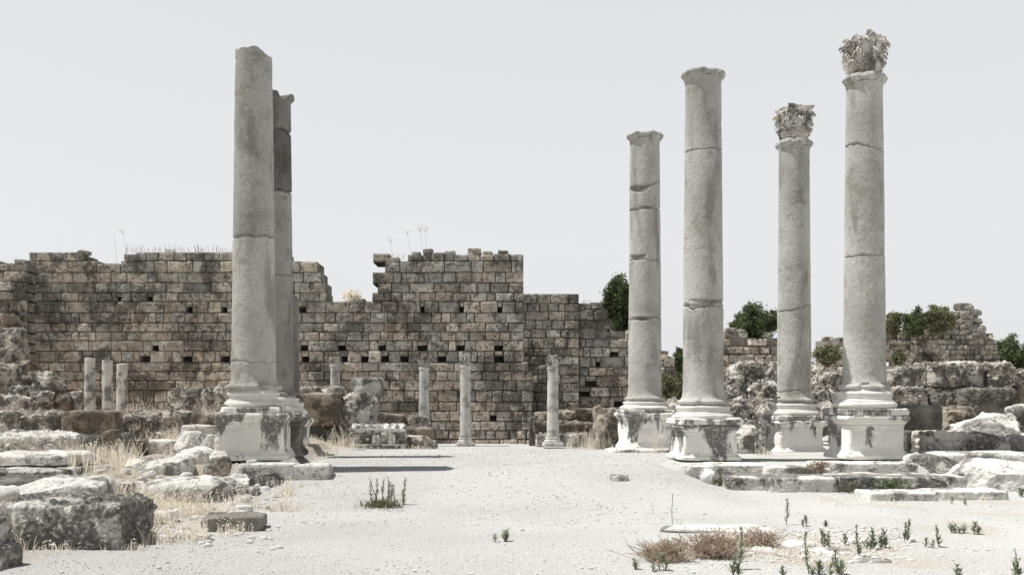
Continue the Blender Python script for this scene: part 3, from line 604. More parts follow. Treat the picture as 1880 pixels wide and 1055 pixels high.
B(1286, 1312, 860, 880, 17.0, .35, 'small rounded pebble-like stone left of the upper step', 'rock_light', amp=.04, box=3, group=G_R)
B(1120, 1154, 868, 882, 15.8, .4, 'lone flat stone on the gravel in the middle distance', 'rock_light', amp=.03, box=4, sink=.03, cuts=5)
B(1114, 1230, 822, 834, 21.6, .8, 'flat slab under the slender broken column pedestal', 'rock_light', amp=.03, box=9, sink=.1, group=G_R, name='paving_slab', cat='slab')
# flat stones in the right foreground
i = 0
for (a, b, t, bt, Y, lab) in [
 (1215, 1440, 962, 975, 11.3, 'long buried slab edge behind the dry brown brush'),
 (1372, 1424, 1000, 1012, 9.9, 'white flat stone right of the dry brown brush'),
 (1420, 1462, 1016, 1030, 9.5, 'rounded tan stone at the right of the dry brush'),
 (1430, 1498, 990, 1000, 10.2, 'thin white stone behind the rounded tan stone'),
 (1480, 1580, 1004, 1018, 9.7, 'wide flat white stone among the weeds'),
 (1560, 1640, 1020, 1046, 9.2, 'flat white stone nearest the bottom edge among the weeds'),
 (1628, 1668, 1034, 1050, 9.0, 'small tan stone near the bottom edge'),
 (1560, 1610, 986, 996, 10.4, 'small flat white stone beneath the row of weeds')]:
    i += 1; B(a, b, t, bt, Y, .35, lab, 'rock_light' if i not in (3, 7) else 'rock', amp=.02, freq=4, box=4, cuts=4, sink=.04, group='flat stones in the right foreground', name='flat_stone', cat='stone', n=28)
# ------------------------------------------------------------------ columns
def shaft(z0, z1, rb, rt, cracks=(), chips=(), top=None, flange=True, seed=0, foot=True, seg=112, pitch=.0125, rough=.006):
    """grey monolith shaft, local z from z0 to z1; theta 0 = +x, -pi/2 = towards the camera"""
    th = np.arange(seg)/seg*2*np.pi; nr = int((z1-z0)/pitch); t = np.linspace(0, 1, nr)
    ct, sn = np.cos(th), np.sin(th)
    zt = np.full(seg, z1) if top is None else z1-top(th)
    Z = z0+t[:, None]*(zt[None]-z0)
    h = (Z-z0)/(z1-z0); r = rb+(rt-rb)*(h**1.25)
    if foot:
        fz = Z-z0; r = r+.055*np.clip(1-np.abs(fz-.045)/.05, 0, 1)**.5*(fz < .095)+.05*np.exp(-np.clip(fz-.09, 0, 9)/.055)*(fz >= .0)
    if flange:
        fz = z1-Z; r = r+.055*(fz < .13)*np.clip(1-np.abs(fz-.06)/.075, 0, 1)**.5+.035*np.exp(-np.clip(fz-.12, 0, 9)/.05)
    P = np.stack([r*ct[None], r*sn[None], Z], -1); P3 = P*np.array([1, 1, 1.])
    r = r+rough*fbm(P3*3+seed, 4, seed)+.004*fbm(P3*16+seed, 3, seed+2)-.02*np.clip(fbm(P3*2.3+seed*2, 3, seed+5)-.28, 0, 1)
    # worn flange and foot edges
    wear = np.clip(fbm(np.stack([ct[None]*1.4+0*Z, sn[None]*1.4+0*Z, Z*2+seed], -1)*1.6, 4, seed+8)-.08, 0, 1)
    edge = ((Z-z0 < .12)*foot+((z1-Z) < .14)*flange)
    r = r-edge*np.clip(wear*.3, 0, .06)
    tone = np.ones_like(Z)
    cs = np.stack([ct*1.3, sn*1.3, 0*ct+seed], -1)
    for (zc, slope, phi, wob, w, d) in cracks:
        line = zc+slope*np.cos(th-phi)+wob*fbm(cs*2.2+zc*3, 5, seed+int(zc*10), .6)
        wl = (w*1.25+.003)*(.6+.9*np.clip(fbm(cs*3+zc, 3, 3)+.5, 0, 1)); q = np.clip(1-np.abs(Z-line[None])/wl[None], 0, 1)
        r = r-(d*1.6+.015)*np.sqrt(q)
        # slightly different stone offset above / below the break
        r = r+.004*np.sign(Z-line[None])*np.exp(-np.abs(Z-line[None])/.4)*np.cos(th*2+zc)[None]
    for (zc, tc, hz, ht, d, up) in chips:      # notches: flat roof, sloping floor
        dt = (th-tc+np.pi) % (2*np.pi)-np.pi
        nn = .25*fbm(np.stack([dt*3+zc, dt*0, dt*0], -1), 3, seed+4)
        a = np.clip(1-(np.abs(dt)/ht)**2, 0, 1)**.6+nn*(np.abs(dt) < ht)
        roof = zc+hz*.2; v = (roof-Z)/(hz*np.clip(a, .05, 2)[None])
        m = (v > 0) & (v < 1)
        r = np.where(m, r-d*np.clip(a, 0, 1)[None]*(1-np.clip(v, 0, 1)**2.2), r)
    V = np.stack([r*ct[None], r*sn[None], Z], -1)
    rings = [V.reshape(-1, 3)]; nrr = nr
    for k, f in enumerate((.93, .8, .6, .4, .2, .02)):
        zz = V[-1, :, 2]*f**1.0+(1-f)*(zt.mean())+.03*fbm(np.stack([ct*f*2, sn*f*2, 0*ct+seed], -1)*2, 3, seed)+.012*(k == 0)
        rings.append(np.stack([V[-1, :, 0]*f, V[-1, :, 1]*f, zz], -1)); nrr += 1
    V = np.concatenate(rings); tn = np.ones(len(V))
    return V, gridq(nrr, seg, True), tn
def sqlathe(prof_, n=44, amp=.008, freq=3, seed=0, chip=.04, step=.016, yscale=1.0, skew=0):
    pr = [prof_[0]]
    for a, b in zip(prof_[:-1], prof_[1:]):
        L = math.hypot(b[0]-a[0], b[1]-a[1]); k = max(1, int(round(L/step)))
        for i in range(1, k+1): pr.append((a[0]+(b[0]-a[0])*i/k, a[1]+(b[1]-a[1])*i/k))
    pr = np.array(pr); u = np.linspace(-1, 1, n, endpoint=False); o = np.ones_like(u)
    sq = np.concatenate([np.stack([u, -o], -1), np.stack([o, u], -1), np.stack([-u, o], -1), np.stack([-o, -u], -1)])
    sq = sq/((np.abs(sq)**26).sum(1)**(1/26))[:, None]
    V = np.concatenate([sq[None]*pr[:, 0][:, None, None], np.broadcast_to(pr[:, 1][:, None, None], (len(pr), len(sq), 1))], -1)
    V[..., 1] *= yscale
    Nn = np.concatenate([sq, np.zeros((len(sq), 1))], -1)[None]
    corner = np.clip((np.abs(sq).min(1)-.72)/.28, 0, 1)[None]
    d = amp*fbm(V*freq+seed, 4, seed)-chip*np.clip(fbm(V*2.4+seed*3, 4, seed+3)-.05, 0, 1)*(.35+2.2*corner)
    # chipped cornice lip
    lip = np.clip((pr[:, 0]-pr[:, 0].min())/(np.ptp(pr[:, 0])+1e-6), 0, 1)[:, None]
    d = d-chip*1.6*np.clip(fbm(V*4+seed, 4, seed+7)-.12, 0, 1)*lip
    V = V+Nn*d[..., None]; V[..., 2] += .4*amp*fbm(V*2+seed+5, 3, seed)
    return V.reshape(-1, 3), gridq(len(pr), 4*n, True)
def moulded(h, w, broken=False):
    """pedestal profile: w = half width of the dado, bottom to top"""
    k = .075
    return [(0, 0), (w+k, 0), (w+k, .085*h), (w+k*.9, .1*h), (w+k*.55, .115*h), (w+k*.5, .135*h), (w+k*.5, .15*h), (w+k*.25, .165*h), (w+k*.22, .18*h), (w+k*.06, .20*h), (w, .215*h),
            (w, .74*h), (w+.008, .75*h), (w+.012, .765*h), (w+.0, .775*h), (w+.02, .79*h), (w+.022, .81*h), (w+k*.55, .83*h), (w+k*.7, .86*h), (w+k*.72, .885*h), (w+k*1.05, .9*h), (w+k*1.1, .93*h), (w+k*1.02, .965*h), (w+k*.9, .985*h), (w+k*.6, .998*h), (w*.5, h+.004), (.02, h+.004)]
def attic(r, h, k=1.0, seed=0, amp=.01):
    """attic base above its square plinth"""
    P = [(0.02, 0)]
    def torus(z0, z1, ro):
        return [(ro+.5*(z1-z0)*(math.cos(a)-1), (z0+z1)/2-(z1-z0)/2*math.cos(a+math.pi/2)*-1 if False else (z0+z1)/2+(z1-z0)/2*math.sin(a)) for a in np.linspace(-math.pi/2, math.pi/2, 9)]
    P += torus(0, .36*h, r*1.33*k); P += [(r*1.22*k, .37*h), (r*1.22*k, .41*h)]
    P += [(r*1.14*k, .46*h), (r*1.10*k, .52*h), (r*1.10*k, .58*h), (r*1.14*k, .63*h), (r*1.14*k, .66*h)]; k = 1+(k-1)*.7
    P += torus(.67*h, .90*h, r*1.20*k); P += [(r*1.10, .91*h), (r*1.10, h), (.02, h)]
    return lathe(P, 96, .014, amp, 5, seed)
def leafmesh(mb, th, z0, h, w, r0, curl, out, tone=1.0, seed=0):
    ns, nu = 12, 7; s = np.linspace(0, 1, ns)[:, None]; u = np.linspace(-1, 1, nu)[None]
    k = np.clip((s-.62)/.38, 0, 1); z = z0+h*np.where(s < .62, s/.62*.9, .9+.1*np.sin(k*np.pi)-.22*k**2)
    o = out*s**1.5+curl*np.sin(k*np.pi/2)
    wd = w*(.85+.3*np.sin(s*np.pi))*(1-.55*k**2)*(1+.16*np.sin(s*26+seed))
    off = u*wd; rr = r0+o+.03*(1-np.abs(u))-.016*np.cos(u*9)*(1-k)
    a = th+off/(r0+.05)
    V = np.stack([rr*np.cos(a), rr*np.sin(a), z+0*u-.03*np.abs(u)*k], -1)
    Vi = np.stack([(rr-.05)*np.cos(a), (rr-.05)*np.sin(a), z+0*u-.02], -1)
    V = np.concatenate([V.reshape(-1, 3), Vi.reshape(-1, 3)]); q = gridq(ns, nu); n = ns*nu
    idx = np.arange(n).reshape(ns, nu); ring = np.concatenate([idx[0, :-1], idx[:-1, -1], idx[-1, :0:-1], idx[:0:-1, 0]]); j = np.arange(len(ring))
    mb.add(V, np.concatenate([q, q[:, ::-1]+n, np.stack([ring, ring+n, ring[(j+1) % len(ring)]+n, ring[(j+1) % len(ring)]], -1)]), tone)
def volute(mb, th, r1, z, size):
    t = np.linspace(0, 1, 26); a = t*2*np.pi*1.6; rad = size*(1-.75*t)
    cx = r1; pr = cx-rad*np.cos(a)*-1*.8; pz = z+rad*np.sin(a)
    P = np.stack([pr*math.cos(th), pr*math.sin(th), pz], -1); V, Q = tube(P, size*.42*(1-.5*t), 7); mb.add(V, Q)
    s = np.linspace(0, 1, 10); P = np.stack([(r1-.22+.22*s**1.4), s*0, z-size*4.2+(size*4.2)*np.sin(s*np.pi/2)], -1)
    Q3 = np.stack([P[:, 0]*math.cos(th), P[:, 0]*math.sin(th), P[:, 2]], -1); V, Q = tube(Q3, size*.4, 7); mb.add(V, Q)
def acanthus(mb, th, z0, h, w, r0, out, curl, seed=0):
    """ribbed leaf: a central spine and side fingers, curling over at the tip"""
    r = np.random.RandomState(seed+500); tone = r.uniform(.8, 1.2)
    def strand(u0, hh, ww, o_, rad):
        s = np.linspace(0, 1, 11); k = np.clip((s-.7)/.3, 0, 1)
        z = z0+hh*np.where(s < .7, s/.7*.92, .92+.08*np.sin(k*np.pi)-.16*k**2); o = o_*s**1.6+curl*k**.8
        a = th+(u0*ww*(.35+.65*np.sin(np.clip(s*1.25, 0, 1)*np.pi/2)))/(r0+.05); rr = r0+o
        P = np.stack([rr*np.cos(a), rr*np.sin(a), z], -1); V, Q = tube(P, rad*(.75+.6*np.sin(s*np.pi))*(1-.35*k), 6); mb.add(V, Q, tone)
    strand(0, h, w, out, w*.26)
    for sg in (-1, 1):
        strand(sg*.42, h*.93, w, out*.9, w*.20); strand(sg*.8, h*.78, w, out*.75, w*.17); strand(sg*1.08, h*.55, w, out*.6, w*.13)
        for q in range(3):        # lobes between the ribs
            V, Q = shape_rock(w*.16, w*.12, w*.20, 5, 3, .0, 3, 600+q+seed, 0); a = th+sg*w*(.75+.12*q)/(r0+.05); rr = r0+out*(.25+.2*q)
            mb.add(V+np.array([rr*math.cos(a), rr*math.sin(a), z0+h*(.25+.22*q)]), Q, tone)
def capital(r, h, seed=0, eroded=0.0, small=False):
    mb = MB(); rs = np.random.RandomState(seed)
    V, Q = lathe([(0.02, 0), (r*1.0, 0), (r*1.05, .03*h), (r*.92, .06*h), (r*.86, .3*h), (r*.90, .6*h), (r*1.06, .86*h), (.02, .87*h)], 40, .05); mb.add(V, Q, .8)
    q = r/.36
    for k in range(8): acanthus(mb, k*math.pi/4+.2, .05*h, .34*h, r*.33, r*.92, .06*q, .06*q, k)
    for k in range(8): acanthus(mb, (k+.5)*math.pi/4+.2, .10*h, .53*h, r*.32, r*.92, .10*q, .08*q, k+11)
    if not small:
        for k in range(8): acanthus(mb, k*math.pi/4+.2, .44*h, (.34 if eroded < .6 else .42)*h, r*.24, r*1.0, .14*q, .05*q, k+23)
    for k in range(4):
        a = math.pi/4+k*math.pi/2
        for d in (-.12, .12): volute(mb, a+d, r*1.20, (.76 if eroded < .6 else .80)*h, r*.19)
        for d in (-.16, .16): volute(mb, a+math.pi/4+d, r*1.08, .76*h, r*.12)
    n = 24; u = np.linspace(-1, 1, n, endpoint=False); A = r*1.0
    side = np.stack([u*A, -(A-(1-u**2)*r*.24)], -1); pts = []
    for k in range(4):
        c, s_ = math.cos(k*math.pi/2), math.sin(k*math.pi/2); pts.append(side@np.array([[c, s_], [-s_, c]]))
    pts = np.concatenate(pts); zs = [(.3, .86*h), (.93, .86*h), (.95, .90*h), (1.0, .92*h), (1.02, .985*h), (.98, h), (.55, h+.01), (.02, h+.01)]
    V = np.stack([np.concatenate([pts*f, np.full((len(pts), 1), z)], 1) for f, z in zs])
    if eroded < .6: mb.add(V.reshape(-1, 3), gridq(len(zs), len(pts), True))
    else:            # the abacus has weathered into a few rounded masses
        V, Q = lathe([(.02, .80*h), (r*1.05, .82*h), (r*.98, .93*h), (r*.6, 1.02*h), (.02, 1.04*h)], 40, .05, .05, 4, seed); mb.add(V, Q)
        for (a, q_, sx, sz) in ((-1.75, .55, .34, .30), (-1.1, .7, .30, .24), (-2.6, .95, .36, .15), (-.3, .75, .28, .20), (.9, .6, .4, .22), (2.3, .7, .4, .2)):
            V, Q = shape_rock(sx*r, sx*r*.9, sz*r*1.1, 16, 4, .03, 5, 700+int(a*9), 4); mb.add(V+np.array([q_*r*math.cos(a), q_*r*math.sin(a), h*(1.06-.20*q_**2)]), Q)
        for k in range(7): acanthus(mb, k*.9, .70*h, .30*h, r*.26, r*.86, .12*q, .05*q, k+43)
    V = np.concatenate(mb.V)
    if eroded: V[:, 2] -= eroded*.16*h*np.clip(fbm(V*2.2+seed, 3, seed)+.1, 0, 1)*(V[:, 2] > .7*h)
    V = V+.022*r/.36*np.stack([fbm(V*6+k*9+seed, 3, seed+k) for k in range(3)], -1)
    V = V*(1-.10*np.clip(fbm(V*3+seed*5, 3, seed+11)-.1, 0, 1)[:, None]*np.array([1, 1, .3]))
    V[:, :2] *= .92
    return V, np.concatenate(mb.F4)
LEAN = R(6.5)
GC = 'tall grey monolith columns of the court'
def tallcol(px, Y, py_pt, py_pb, py_sb, py_st, rb, rt, label, cracks, chips=(), flange=True, top=None, cap=None, seed=0, w=.50, rot=LEAN, base_d=0, pedmat='marble', pedlabel=None, basetop=None, tilt=0, bands=(), bk=1.14):
    k = F/Y; x = px2x(px, Y); Y0 = Y-w
    zb = py2z(py_pb, Y0-.08); zp = py2z(py_pt, Y0-.08) ; zs = py2z(py_sb, Y-rb) ; zt = py2z(py_st, Y)
    t = empty('ruined_column', (x, Y, zb), rot); tag(t, label, 'column', GC)
    V, Q = sqlathe(moulded(zp-zb, w), seed=seed, amp=.012, chip=.07)
    V[:, 2] += 0; o = mesh('pedestal', V, Q, M[pedmat], t)
    if pedlabel: o['label'] = pedlabel
    pl = .26*(zs-zp)
    # plinth and base: eroded square plinth then the round base
    V, Q = sqlathe([(.02, 0), (rb*1.33*bk, .0), (rb*1.36*bk, pl*.15), (rb*1.36*bk, pl*.9), (rb*1.3*bk, pl), (.02, pl)], n=34, seed=seed+31, amp=.02, chip=.10)
    V[:, 2] += zp-zb; mesh('plinth', V, Q, M['marble'], t)
    V, Q = attic(rb, zs-zp-pl, bk, seed=seed+5, amp=.022); V[:, 2] += zp-zb+pl-.004; mesh('base', V, Q, M['marble_clean'], t)
    V, Q, tn = shaft(zs-zb-.004, zt-zb, rb, rt, [(c[0]-zb,)+tuple(c[1:]) for c in cracks], [(c[0]-zb,)+tuple(c[1:]) for c in chips], top, flange, seed)
    for lo, hi, mul in bands:      # differently weathered lengths between the breaks
        a_, b_ = py2z(lo, Y-.36)-zb, py2z(hi, Y-.36)-zb; zz = V[:, 2]+.02*fbm(V*3+seed, 2, 3); tn = tn*np.where((zz > a_) & (zz < b_), mul, 1)
    mesh('shaft', V, Q, M['granite'], t, tone=tn)
    if cap:
        hc = py2z(cap[0], Y)-zt; V, Q = capital(rt*1.02, hc, seed, cap[1]); V[:, 2] += zt-zb-.01
        mesh('capital', V, Q, M['cap'], t, rotz=R(cap[2]))
    return t
def cz(py, Y): return py2z(py, Y-.36)
PI = math.pi; FR = -PI/2
# left row
def topA(th): return .05+.14*np.clip(np.cos(th-.2), 0, 1)**1.2+.11*fbm(np.stack([np.cos(th)*3, np.sin(th)*3, th*0], -1), 4, 2)
tallcol(466, 16.9, 758, 845, 715, 92, .372, .300, 'thickest front column on the left with a jagged bare top and one crack', [(cz(431, 16.9), .02, 0, .05, .014, .03), (cz(662, 16.9), .01, 2, .06, .006, .012)],
        chips=[(cz(660, 16.9), PI+.5, .05, .45, .025, 0), (cz(100, 16.9), PI+.1, .1, .3, .03, 0)], flange=False, top=topA, seed=1, w=.56, bk=.98, pedmat='marble_stained', bands=[(431, 60, .78)], pedlabel='moulded white pedestal with a large dripping black stain')
def topB(th): return .02+.20*np.clip(1-np.abs((th-5.35+PI) % (2*PI)-PI)/.55, 0, 1)+.03*fbm(np.stack([np.cos(th)*3, np.sin(th)*3, th*0], -1), 4, 7)
tallcol(505, 20.0, 768, 838, 726, 173, .362, .305, 'left column half hidden behind the thick front one, with a spur at its broken rim', [(cz(233, 20), .03, PI, .05, .03, .05), (cz(347, 20), .01, 0, .05, .02, .03), (cz(503, 20), 0, 0, .03, .008, .012)],
        chips=[(cz(358, 20), FR+.35, .16, .55, .035, 0)], flange=True, top=topB, seed=2, w=.54, pedmat='darkst', bands=[(1200, 347, .72), (347, 233, .36), (233, 100, .55)])
def topC(th): return .25+.25*np.cos(th)+.06*fbm(np.stack([np.cos(th)*3, np.sin(th)*3, th*0], -1), 4, 3)
tallcol(521, 23.1, 770, 832, 736, 508, .355, .335, 'short broken column furthest back in the left row, only its right edge showing', [(cz(620, 23.1), .02, 1, .05, .02, .03)], flange=False, top=topC, seed=3, w=.56, bands=[(1200, 400, .5)])
# right row
tallcol(1184, 22.6, 757, 826, 735, 247, .375, .330, 'slender column with three gaping notches and no capital, leftmost on the right', 
        [(cz(338, 22.6), .10, 0.0, .10, .014, .03), (cz(381, 22.6), .01, 0, .06, .016, .03), (cz(476, 22.6), .01, PI, .05, .010, .02), (cz(582, 22.6), .02, 0, .06, .012, .03)],
        chips=[(cz(341, 22.6), FR-.65, .17, .85, .17, 0), (cz(378, 22.6), FR-.15, .10, .5, .11, 0), (cz(468, 22.6), FR-.8, .13, .65, .17, 0), (cz(582, 22.6), FR-.55, .10, .75, .14, 0)], seed=4, w=.52, top=lambda th: .02+.03*fbm(np.stack([np.cos(th)*3, np.sin(th)*3, th*0], -1), 4, 6), pedlabel='worn pedestal with a diagonal lit corner')
tallcol(1291, 19.0, 779, 845, 742, 134, .385, .335, 'tall bare-topped column with a flared rim and a wide crack low down, second on the right',
        [(cz(271, 19), .015, 0, .03, .010, .018), (cz(556, 19), .05, .4, .12, .026, .05), (cz(560, 19), -.01, 0, .05, .010, .02)], chips=[(cz(550, 19), FR-.1, .10, .95, .10, 0)], seed=5, w=.50, top=lambda th: .012*fbm(np.stack([np.cos(th)*3, np.sin(th)*3, th*0], -1), 4, 6)+.02, pedmat='marble_stained', pedlabel='pedestal with a broken cornice and black stained front')
tallcol(1458, 22.6, 771, 833, 738, 261, .375, .335, 'slimmer column with a low leafy capital, third on the right', [(cz(563, 22.6), .10, .1, .06, .012, .02), (cz(718, 22.6), 0, 0, .08, .006, .012)], cap=(195, .35, 8), seed=6, w=.52)
tallcol(1587, 19.0, 762, 843, 714, 143, .390, .330, 'tallest column with a big leaf carved capital, rightmost', [(cz(270, 19), -.10, .3, .08, .014, .03), (cz(467, 19), .01, 0, .03, .008, .015)], cap=(70, 1.0, 12), seed=8, w=.53, pedlabel='complete moulded pedestal with a bright left side')
# upper plinth slab of the second right pedestal (a broken slab resting askew)
B(1240, 1355, 766, 780, 18.45, .95, 'broken square slab between pedestal and base of the second right column', 'marble', amp=.025, box=14, cuts=2, sink=0, rot=6, name='plinth_slab', cat='slab')

# slim columns along the wall
GS = 'slim pale columns standing before the long wall'
def slim(px, Y, pyt, pyb, r, label, cap=True, base=True, seed=0, mat='marble_slim', tilt=0):
    x = px2x(px, Y); zb = tz(x, Y) if pyb is None else py2z(pyb, Y); zt = py2z(pyt, Y); t = empty('slim_column', (x, Y, zb), R(6)); tag(t, label, 'column', GS)
    H = zt-zb; hb = .30 if base else 0; hc = .37 if cap else 0
    if base:
        V, Q = sqlathe([(.02, 0), (r*1.62, 0), (r*1.64, .02), (r*1.64, .11), (r*1.55, .125), (.02, .125)], n=16, seed=seed, amp=.006, chip=.02); mesh('plinth', V, Q, M[mat], t)
        V, Q = lathe([(.02, .12), (r*1.45, .12), (r*1.5, .15), (r*1.42, .18), (r*1.22, .2), (r*1.18, .235), (r*1.25, .25), (r*1.2, .28), (r*1.05, .30), (.02, .30)], 32, .02, .008, 6, seed); mesh('base', V, Q, M[mat], t)
    zz = np.linspace(hb, H-hc, 60); V, Q = lathe([(.01, hb)]+[(r*(1-.12*((q-hb)/(H-hb)))+(.025*math.exp(-(q-hb)/.04) if base else 0)+(.02 if H-hc-q < .05 and cap else 0), q) for q in zz]+[(.01, H-hc+(.0 if cap else .01))], 40, .05, .010, 4, seed)
    mesh('shaft', V, Q, M[mat], t)
    if cap:
        V, Q = capital(r*.93, hc, seed, 0.15, True); V[:, 2] += H-hc-.005; mesh('capital', V, Q, M['carved'], t)
slim(165, 27.5, 657, None, .155, 'leftmost of the three short plain shafts at the left wall', False, False, 41, 'marble_thin')
slim(197, 27.5, 661, None, .155, 'middle one of the three short plain shafts at the left wall', False, False, 42, 'marble_thin')
slim(224, 27.3, 668, None, .155, 'rightmost and lowest of the three short plain shafts at the left wall', False, False, 43, 'marble_thin')
slim(615.5, 31.5, 648, None, .165, 'slim column with leaf capital rising behind brown blocks right of the left columns', True, True, 44)
slim(778.5, 31.4, 653, None, .165, 'slim column with capital rising behind the knobbly cube', True, True, 45)
slim(854.5, 31.3, 650, 819, .175, 'slim column complete with base standing against the tall wall section', True, True, 46)
slim(1015, 29.9, 652, 819, .180, 'slim column with base and capital before the low stepped wall', True, True, 47)

# carved cornice fragment with coffers
def cornice(x, Y, z, w, rotz, label):
    t = empty('carved_cornice', (x, Y, z), rotz); tag(t, label, 'carved stone')
    V, Q = shape_rock(w/2, .42, .36, 50, 12, .03, 3, 301, 2, .95, .02); V[:, 2] += .34; V[:, 1] += .12
    V[:, 1] = np.where(V[:, 2] > .45, V[:, 1]+(V[:, 2]-.45)*.35, V[:, 1]); mesh('block', V, Q, M['carved'], t)
    mb = MB()                                    # sloping crown with palmettes
    n = 7
    for i in range(n):
        cx = -w/2+.12+(w-.24)*i/(n-1)
        for k in range(5):
            a = (k-2)*.42; s = np.linspace(0, 1, 6); L = .13*(1-.12*abs(k-2))
            P = np.stack([cx+np.sin(a)*s*L+.02*np.sin(s*3)*np.sign(a), -.33+.24*s+.02, .56+.15*np.cos(a)*s+.035], -1); V, Q = tube(P, .016+.012*np.sin(s*np.pi), 6); mb.add(V, Q)
    mb.build('palmette_frieze', M['rock_light'], t)
    V, Q = shape_rock(w/2*.99, .05, .045, 24, 10, .008, 6, 305, 1, .97); mesh('crown_moulding', V+np.array([0, -.36, .56]), Q, M['rock_light'], t)
    for i in range(2):                           # consoles between the coffers
        V, Q = shape_rock(.10, .08, .13, 16, 8, .01, 8, 310+i, 0); V = V+np.array([-.05+.42*i, -.33, .32])
        V[:, 1] -= .03*np.sin(V[:, 0]*60)*(V[:, 1] < -.33); mesh('console', V, Q, M['rock_light'], t)
    for i in range(3):
        V, Q = lathe([(.0, .03), (.025, .03), (.045, .0), (.03, -.02)], 10); V = V[:, [0, 2, 1]]*np.array([1, -1, 1]); mesh('rosette', V+np.array([-.27+.42*i, -.335, .33]), Q, M['rock_light'], t)
    V, Q = shape_rock(w/2*.99, .04, .022, 24, 10, .006, 6, 320, 0); mesh('lower_fillet', V+np.array([0, -.36, .175]), Q, M['rock_light'], t)
    for i in range(9):
        V, Q = shape_rock(w/22, .05, .062, 8, 8, .01, 8, 330+i, 1); mesh('dentil', V+np.array([-w/2+.07+(w-.14)*i/8, -.35, .085]), Q, M['carved'], t)
cornice(px2x(694, 27.0), 27.1, py2z(828, 26.7), 1.5, R(4), 'carved cornice block with rosettes in dark coffers lying right of the left columns')
# carved fragment cut by the lower left corner
t = empty('carved_cornice', (px2x(-92, 8.6), 8.9, -.06), R(-14)); tag(t, 'ornate carved cornice fragment cut by the lower left corner of the picture', 'carved stone')
V, Q = shape_rock(.30, .35, .13, 36, 12, .012, 4, 350, 1); mesh('block', V+np.array([0, 0, .13]), Q, M['carved'], t)
V, Q = shape_rock(.24, .28, .16, 30, 10, .02, 4, 351, 3); mesh('upper_block', V+np.array([-.05, .05, .34]), Q, M['rock'], t)
mb = MB()
for row in range(2):
    for i in range(9):
        V, Q = shape_rock(.026, .03, .032, 8, 4, .004, 8, 360+i+row*9, 1); mb.add(V+np.array([-.27+.067*i+.03*row, -.36+.03*row, .11+.13*row]), Q)
mb.build('bead_moulding', M['rock_light'], t)

# ------------------------------------------------------------------ far arched ruin
YR = 55.0; mb = MB()
def ruin_solid(x, z):
    pr = profile([(1612, 585), (1640, 600), (1690, 600), (1720, 592), (1752, 575), (1780, 566), (1792, 590), (1800, 612), (1826, 616), (1834, 640), (1840, 700)], YR)(x, z)
    for (pa, py, rr) in ((1703, 688, .1), ):
        cx = px2x(1704, YR); zc = py2z(672, YR); 
        if (x-cx)**2+(max(0, z-zc))**2 < .92**2: return False
        cx = px2x(1628, YR)
        if (x-cx)**2+(max(0, z-py2z(676, YR)))**2 < .7**2: return False
    return pr
wall_blocks(mb, px2x(1608, YR), px2x(1850, YR), YR, .5, [.45]+[.28]*26, ruin_solid, seed=44, wr=(.28, .7), rough=.06, bulge=.09, tvar=.22, thick=2.0, res=.09, gap=.02)
wall_blocks(mb, px2x(1650, YR+1.6), px2x(1760, YR+1.6), YR+1.7, .5, [.4]*10, lambda x, z: True, seed=45, wr=(.5, .9), res=.15, thick=.5)
def voussoirs(cx, zc, r_, n):
    for k in range(n):
        a0 = math.pi*k/n; a1 = math.pi*(k+1)/n-.03; ri, ro = r_, r_+.38
        p = [(ri, a0), (ro, a0), (ro, a1), (ri, a1)]; F_ = [[cx+q*math.cos(a), YR-.06, zc+q*math.sin(a)] for q, a in p]; Bk = [[v[0], YR+1.2, v[2]] for v in F_]
        mb.add(np.array(F_+Bk), np.array([[3, 2, 1, 0], [0, 1, 5, 4], [1, 2, 6, 5], [2, 3, 7, 6], [3, 0, 4, 7]]), rng.uniform(.8, 1.25))
voussoirs(px2x(1704, YR), py2z(672, YR), .90, 13); voussoirs(px2x(1628, YR), py2z(676, YR), .68, 11)
tag(mb.build('arched_ruin', M['wall'], smooth=False), 'distant ruined building with two arches and a jagged plant grown top', 'ruin')
mb = MB(); wall_blocks(mb, px2x(1514, 50), px2x(1560, 50), 50, .5, [.34]*16, profile([(1500, 640), (1516, 622), (1550, 618), (1560, 620)], 50), seed=46, wr=(.35, .8), rough=.06, bulge=.08, thick=1.5, res=.09, gap=.02)
tag(mb.build('wall_stub', M['wall'], smooth=False), 'distant square wall stub seen just left of the tallest column', 'wall stub')
mb = MB(); wall_blocks(mb, px2x(1210, 44), px2x(1244, 44), 44, .3, [.3]*14, profile([(1210, 652), (1225, 650), (1240, 668), (1250, 700)], 44), seed=47, wr=(.3, .7), rough=.06, bulge=.08, thick=1.2, res=.08, gap=.02)
tag(mb.build('wall_stub', M['wall'], smooth=False), 'distant low rubble stub between the two leftmost right hand columns', 'wall stub')
# rubble crest stones of the ruin are part of it: a heap of rough stones at its peak
mb = MB()
for k in range(70):
    px = rng.uniform(1748, 1800); top = np.interp(px, [1745, 1765, 1780, 1800], [585, 560, 556, 600]); py = rng.uniform(top, top+42)
    c = at(px, py, YR+rng.uniform(0, 1.0)); s = rng.uniform(.12, .30); V, Q = shape_rock(s*1.3, s, s*.6, 8, 5, .05, 3, 400+k, 4)
    mb.add(V+c, Q, rng.uniform(.7, 1.2))
tag(mb.build('rubble_core', M['wall'], smooth=False), 'heap of small rough stones at the peak of the distant arched ruin', 'rubble')
for k, (a, b, t_, bt, lab) in enumerate([(1690, 1722, 590, 612, 'long displaced roof stone left on the top of the arched ruin'), (1718, 1750, 580, 602, 'tilted roof stone right of its neighbour on top of the arched ruin')]):
    B(a, b, t_, bt, 54.4, 1.5, lab, 'rubble', amp=.08, box=9, sink=0, tilt=(0, -12), group='loose stones on the arched ruin')

